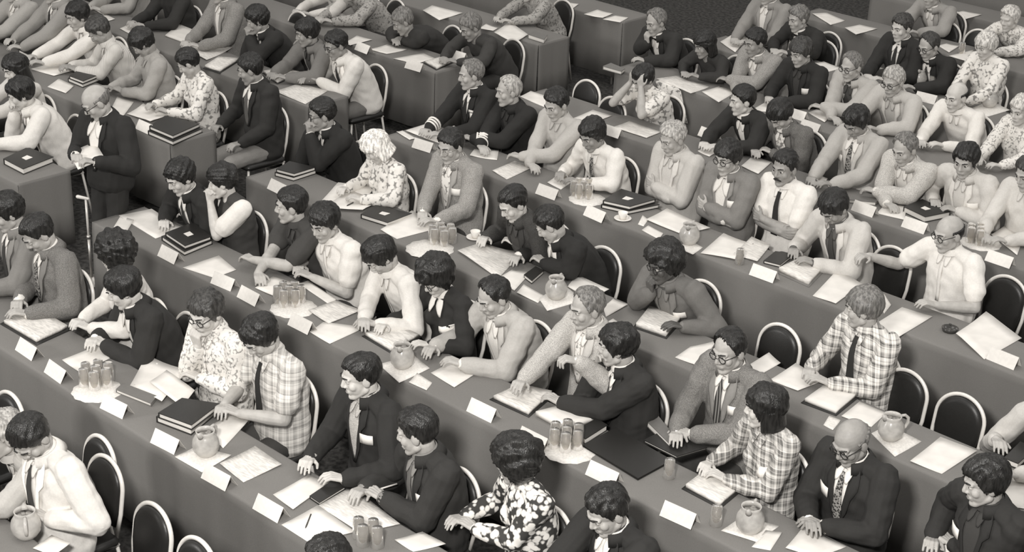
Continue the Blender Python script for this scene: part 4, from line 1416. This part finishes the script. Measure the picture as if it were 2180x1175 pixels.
# --- fifth row
paper(864, 282, 913, 264, 959, 282, 936, 305, bulge=.015); paper(844, 282, 857, 278, 887, 295, 872, 299)
card(903, 309); paper(961, 290, 984, 280, 996, 295, 974, 302)
paper(1000, 332, 1010, 318, 1062, 320, 1058, 342)
paper(1048, 365, 1096, 343, 1137, 356, 1079, 382, printed=True)
paper(1165, 390, 1190, 372, 1226, 382, 1194, 404); card(1168, 408)
doily(1250, 424, .145); glasses_on(1243, 403, 6, 6)
book(1279, 443, 1320, 417, 1404, 443, 1338, 457, h=.032, what='closed black binder, lower of a pair')
book(1283, 434, 1322, 409, 1396, 431, 1340, 447, h=.03, z=.034, what='closed black binder, upper of a pair', label_patch=True)
card(1270, 455); cup(1326, 460); napkin(1358, 478, 1368, 458, 1380, 468, 1370, 482)
paper(1375, 470, 1420, 447, 1512, 488, 1450, 500, bulge=.01); paper(1366, 490, 1380, 480, 1412, 498, 1402, 510)
napkin(1440, 527, 1470, 512, 1496, 527, 1475, 543); pitcher(1468, 500, 20)
paper(1491, 540, 1540, 500, 1605, 520, 1570, 556, bulge=.012); paper(1560, 542, 1600, 505, 1640, 522, 1612, 558, printed=True, z=.004)
glass(1575, 548)
book(1625, 561, 1650, 541, 1690, 546, 1660, 570, h=.025, what='small dark binder')
card(1628, 581); open_binder(1650, 580, 1710, 550, 1766, 566, 1722, 612, what='white open binder with printed sheet', dark=False, h=.03)
paper(1730, 630, 1784, 575, 1837, 605, 1779, 648)
paper(1863, 690, 1920, 655, 1985, 675, 1909, 720); napkin(1868, 640, 1882, 625, 1897, 650, 1882, 668)
ashtray(2022, 702)
paper(2034, 716, 2098, 670, 2175, 720, 2095, 766, bulge=.02); card(2138, 762)
# --- sixth row
paper(1219, 254, 1262, 234, 1303, 247, 1265, 262); card(1304, 279)
paper(1305, 272, 1340, 258, 1408, 282, 1376, 295, printed=True)
paper(1485, 322, 1508, 310, 1530, 322, 1510, 335); paper(1496, 312, 1511, 302, 1581, 318, 1574, 327); card(1511, 285)
paper(1578, 355, 1600, 335, 1642, 347, 1614, 372)
paper(1733, 390, 1745, 375, 1762, 380, 1750, 398); paper(1760, 395, 1785, 385, 1802, 395, 1780, 408)
book(1803, 432, 1812, 422, 1872, 430, 1864, 438, h=.03, what='pale-edged book', m=GREYCOVER)
card(1842, 444); paper(1866, 454, 1887, 434, 1931, 440, 1925, 469)
book(1922, 452, 1962, 436, 2022, 463, 1968, 474, h=.05, what='thick black binder', label_patch=True)
card(1950, 479); doily(2088, 518, .15); glasses_on(2086, 500, 5, 7)
paper(2110, 500, 2140, 482, 2178, 508, 2165, 545); card(2130, 551)
# --- seventh row
book(1283, 148, 1300, 141, 1330, 153, 1322, 159, h=.035, what='pale-edged book', m=GREYCOVER)
paper(1397, 168, 1447, 162, 1510, 186, 1470, 200, printed=True); paper(1494, 196, 1534, 183, 1567, 196, 1530, 218)
paper(1597, 237, 1630, 218, 1656, 222, 1640, 238); card(1697, 243); card(1727, 269)
paper(1721, 240, 1740, 232, 1776, 242, 1755, 262)
card(1973, 208); pitcher(1957, 165, 20); glass(1985, 175)
napkin(2069, 230, 2110, 215, 2150, 235, 2098, 250); pitcher(2107, 212, 20)
paper(1052, 72, 1085, 50, 1124, 76, 1093, 96, bulge=.02); paper(1020, 60, 1035, 52, 1060, 60, 1050, 67)
book(1124, 82, 1136, 75, 1165, 83, 1158, 93, h=.045, what='thick pale-edged book', m=GREYCOVER)
# --- eighth row and beyond
paper(1533, 90, 1560, 74, 1592, 82, 1565, 113); paper(1625, 120, 1645, 112, 1668, 115, 1648, 136)
paper(1723, 138, 1754, 131, 1791, 147, 1751, 156); paper(1840, 143, 1852, 138, 1882, 146, 1845, 154)
paper(1997, 97, 2015, 93, 2042, 99, 2020, 113); paper(2020, 119, 2070, 108, 2085, 120, 2060, 133); glass(2048, 104)
paper(1729, 30, 1760, 28, 1799, 44, 1768, 54); paper(1798, 60, 1830, 54, 1868, 62, 1822, 75)
paper(2025, 29, 2050, 25, 2090, 32, 2052, 43)
paper(1243, 31, 1272, 21, 1305, 30, 1283, 39); paper(1283, 41, 1310, 33, 1338, 38, 1320, 48)
paper(1192, 13, 1212, 6, 1232, 10, 1215, 22)
# --- tables left of the aisle
book(8, 350, 60, 325, 115, 346, 50, 372, h=.05, what='thick black book', label_patch=True)
book(145, 174, 168, 159, 218, 170, 176, 187, h=.035, what='closed black binder, lower of a pair')
book(148, 168, 170, 153, 216, 163, 177, 179, h=.03, z=.037, what='closed black binder, upper of a pair')
book(40, 114, 58, 98, 102, 108, 60, 124, h=.04, what='closed black binder')
paper(66, 147, 120, 132, 170, 147, 115, 163); paper(101, 185, 125, 168, 157, 184, 140, 200)
paper(232, 240, 250, 206, 285, 217, 262, 249); paper(270, 243, 305, 224, 360, 247, 320, 264, bulge=.02)
book(315, 287, 350, 264, 432, 282, 368, 310, h=.038, what='closed black binder, lower of a pair')
book(318, 276, 352, 254, 426, 271, 368, 297, h=.034, z=.04, what='closed black binder, upper of a pair')
card(311, 270)
paper(352, 78, 380, 54, 424, 70, 398, 94, th=.012)
paper(385, 102, 430, 93, 497, 102, 440, 130, bulge=.015, printed=True); open_binder(432, 146, 465, 124, 515, 127, 468, 157)
open_binder(557, 156, 605, 148, 642, 157, 590, 180); paper(585, 196, 637, 179, 698, 194, 650, 222, printed=True)
paper(786, 106, 825, 95, 867, 106, 823, 116); paper(837, 125, 901, 113, 926, 125, 884, 138); open_binder(901, 135, 942, 125, 973, 131, 929, 150)
card(775, 102); card(884, 140); card(976, 118)
paper(733, 92, 760, 76, 793, 86, 745, 97); paper(900, 22, 920, 13, 985, 29, 935, 43)
paper(200, 22, 225, 12, 250, 22, 222, 33); paper(255, 62, 280, 50, 300, 60, 278, 74); paper(205, 38, 225, 30, 245, 42, 222, 48)

paper(1107, 206, 1130, 194, 1188, 214, 1165, 231)
cl4 = [on_y(x_, y_, ROWY[5] - .03) for x_, y_ in ((1396, 172), (1446, 176), (1466, 262), (1424, 268))]
cl4 = [np.array([p[0], ROWY[5] - .035 + .01 * math.sin(9 * p[0]), p[2]]) for p in cl4]
top_c = [cl4[0] + [0, .10, 0], cl4[1] + [0, .10, 0]]
zt = TZ + .006
G = []
for k in range(9):
    r_ = []
    for j, t_ in enumerate(np.linspace(0, 1, 10)):
        a_, b_ = cl4[0] * (1 - t_) + cl4[1] * t_, cl4[3] * (1 - t_) + cl4[2] * t_
        if k < 3:
            p = np.array([a_[0], ROWY[5] + .10 - .05 * k, zt])
        else:
            s_ = (k - 3) / 5
            p = a_ * (1 - s_) + b_ * s_
            p[2] = min(p[2], zt - .01) if k > 3 else zt - .004
            p[1] = ROWY[5] - .030 - .010 * math.sin(t_ * 14) * (.3 + s_)
        r_.append(p)
    G.append(r_)
e = MB(); e.sheet(np.array(G), (0, -.7, .7), .003)
fc = link('floral_cloth', e.mesh('floral_cloth', centre(cl4)), cloth('floral_light'), loc=centre(cl4))
tag(fc, 'pale floral cloth hanging over the table edge by printed sheets', 'cloth')

# --- microphone stand in the aisle
mb_ = on_z(196, 600, 0.0)
top_ = on_y(189, 428, mb_[1])
t = empty('microphone_stand', (mb_[0], mb_[1], 0), 'thin microphone stand in the aisle at the table end', 'microphone stand')
off = np.array([mb_[0], mb_[1], 0])
e = MB(); e.lathe([(.001, 0), (.125, 0), (.125, .012), (.03, .030), (.014, .045), (.001, .045)], mb_, 28); link('base', e.mesh('base', off), STEEL, t)
e = MB(); e.tube([mb_ + [0, 0, .03], [mb_[0], mb_[1], top_[2] * .55]], .0115, 10); link('pole', e.mesh('pole', off), STEEL, t)
e = MB(); e.tube([[mb_[0], mb_[1], top_[2] * .5], [mb_[0], mb_[1], top_[2]]], .009, 10); link('extension', e.mesh('extension', off), RIM, t)
e = MB(); e.tube([[mb_[0], mb_[1], top_[2] * .53], [mb_[0], mb_[1], top_[2] * .57]], .016, 12); link('collar_clamp', e.mesh('collar_clamp', off), STEEL, t)
mp_ = np.array([mb_[0], mb_[1], top_[2] + .01]); dm = unit([-.75, -.5, .1])
e = MB(); e.cap(mp_ - dm * .02, mp_ + dm * .065, .011, .015, 12); link('microphone', e.mesh('microphone', off), RIM, t)

# --- sheets in the standing man's hands
hp = on_y(183, 337, ROWY[1] + .05)
a_ = math.radians(-20)
fx, lx_ = np.array([math.sin(a_), -math.cos(a_), 0]), np.array([math.cos(a_), math.sin(a_), 0])
for k, (dx, dz) in enumerate(((0, 0), (.02, .008))):
    c4 = [hp + lx_ * (sx * .16 + dx) + fx * (sy * .10) + np.array([0, 0, dz + .02 - sy * .03]) for sx, sy in ((-1, -1), (1, -1), (1, 1), (-1, 1))]
    G = np.array([[c4[0] * (1 - s_) * (1 - t_) + c4[1] * s_ * (1 - t_) + c4[2] * s_ * t_ + c4[3] * (1 - s_) * t_ + np.array([0, 0, .012 * math.sin(s_ * 3 + k)]) for t_ in np.linspace(0, 1, 5)] for s_ in np.linspace(0, 1, 5)])
    e = MB(); e.sheet(G, (0, 0, 1), .0012)
    o = link('paper_sheet', e.mesh('paper', hp), PAPER, loc=hp)
    tag(o, ('upper' if k else 'lower') + ' sheet of paper held by the standing bald man', 'paper', 'papers held by the standing man')

# --- labels: which person each thing lies before
def finish_labels():
    used = {}
    for o, ph, x, r, left in ITEMS:
        near = [q for q in PEOPLE if q['row'] == r and not q['stand'] and (q['P'][0] < -10.6) == left]
        if not near:
            near = [q for q in PEOPLE if not q['stand']]
            near = sorted(near, key=lambda q: abs(q['P'][0] - x) + 2 * abs(q['row'] - r))
        else:
            near = sorted(near, key=lambda q: abs(q['P'][0] - x))
        used.setdefault((ph, near[0]['short']), []).append((x, o))
    ORD = {1: [''], 2: ['left-hand ', 'right-hand '], 3: ['leftmost ', 'middle ', 'rightmost ']}
    ORDN = [a + '-from-left ' for a in ('first', 'second', 'third', 'fourth', 'fifth', 'sixth', 'seventh', 'eighth')]
    for (ph, sh), lst in used.items():
        lst.sort(key=lambda a: a[0])
        pre = ORD.get(len(lst)) or ORDN
        for k, (x, o) in enumerate(lst):
            w = (pre[k] + ph + ' before the ' + sh).split()
            o['label'] = ' '.join(w[:16])


finish_labels()
# --- chairs nobody sits on
for px, py, r, lb in [(1291, 528, 2, 'black chair pushed back behind the slumped dark-suited man'), (1668, 693, 2, 'empty black chair left of the bold plaid shirt'),
                      (1935, 790, 2, 'empty black chair right of the bold plaid shirt'), (2055, 842, 2, 'empty black chair behind the pitcher, further right one'),
                      (1906, 527, 3, 'empty chair under the outstretched arm in white'), (228, 974, -1, 'black chair directly behind white jacket, lower left'),
                      (330, 1076, -1, 'empty black chair against the skirt, second at lower left'), (425, 1150, -1, 'empty chair with only rim top at bottom edge'),
                      (1254, 172, 4, 'empty chair with thin pale rim behind officers'), (1308, 208, 4, 'empty chair left of the person holding their head'),
                      (2150, 590, 3, 'empty chair at right edge beside the white shirt'), (2088, 64, 6, 'empty chair near the floral dress, upper right'),
                      (638, 26, 4, 'empty dark chair behind grey jacket, upper left'), (22, 838, -1, 'empty chair rim at left edge by the skirt'),
                      (2022, 48, 6, 'empty chair with thin rim, upper right'), (1760, 88, 6, 'empty chair behind papers at upper right')]:
    empty_chair(px, py, r, lb)
for q in PEOPLE:
    if q['chair']:
        P_, ty_ = q['P'], math.radians(q['ty'] * .4)
        place_chair(P_[0] - .03, P_[1] - .09, ty_, 'dark round-backed chair under the ' + q['short'])
        w = q['root']['label'].split()
        if q['root']['label'] == q['short']:
            q['root']['label'] = 'seated ' + q['short'] if len(w) < 15 else q['short']
bake_all()
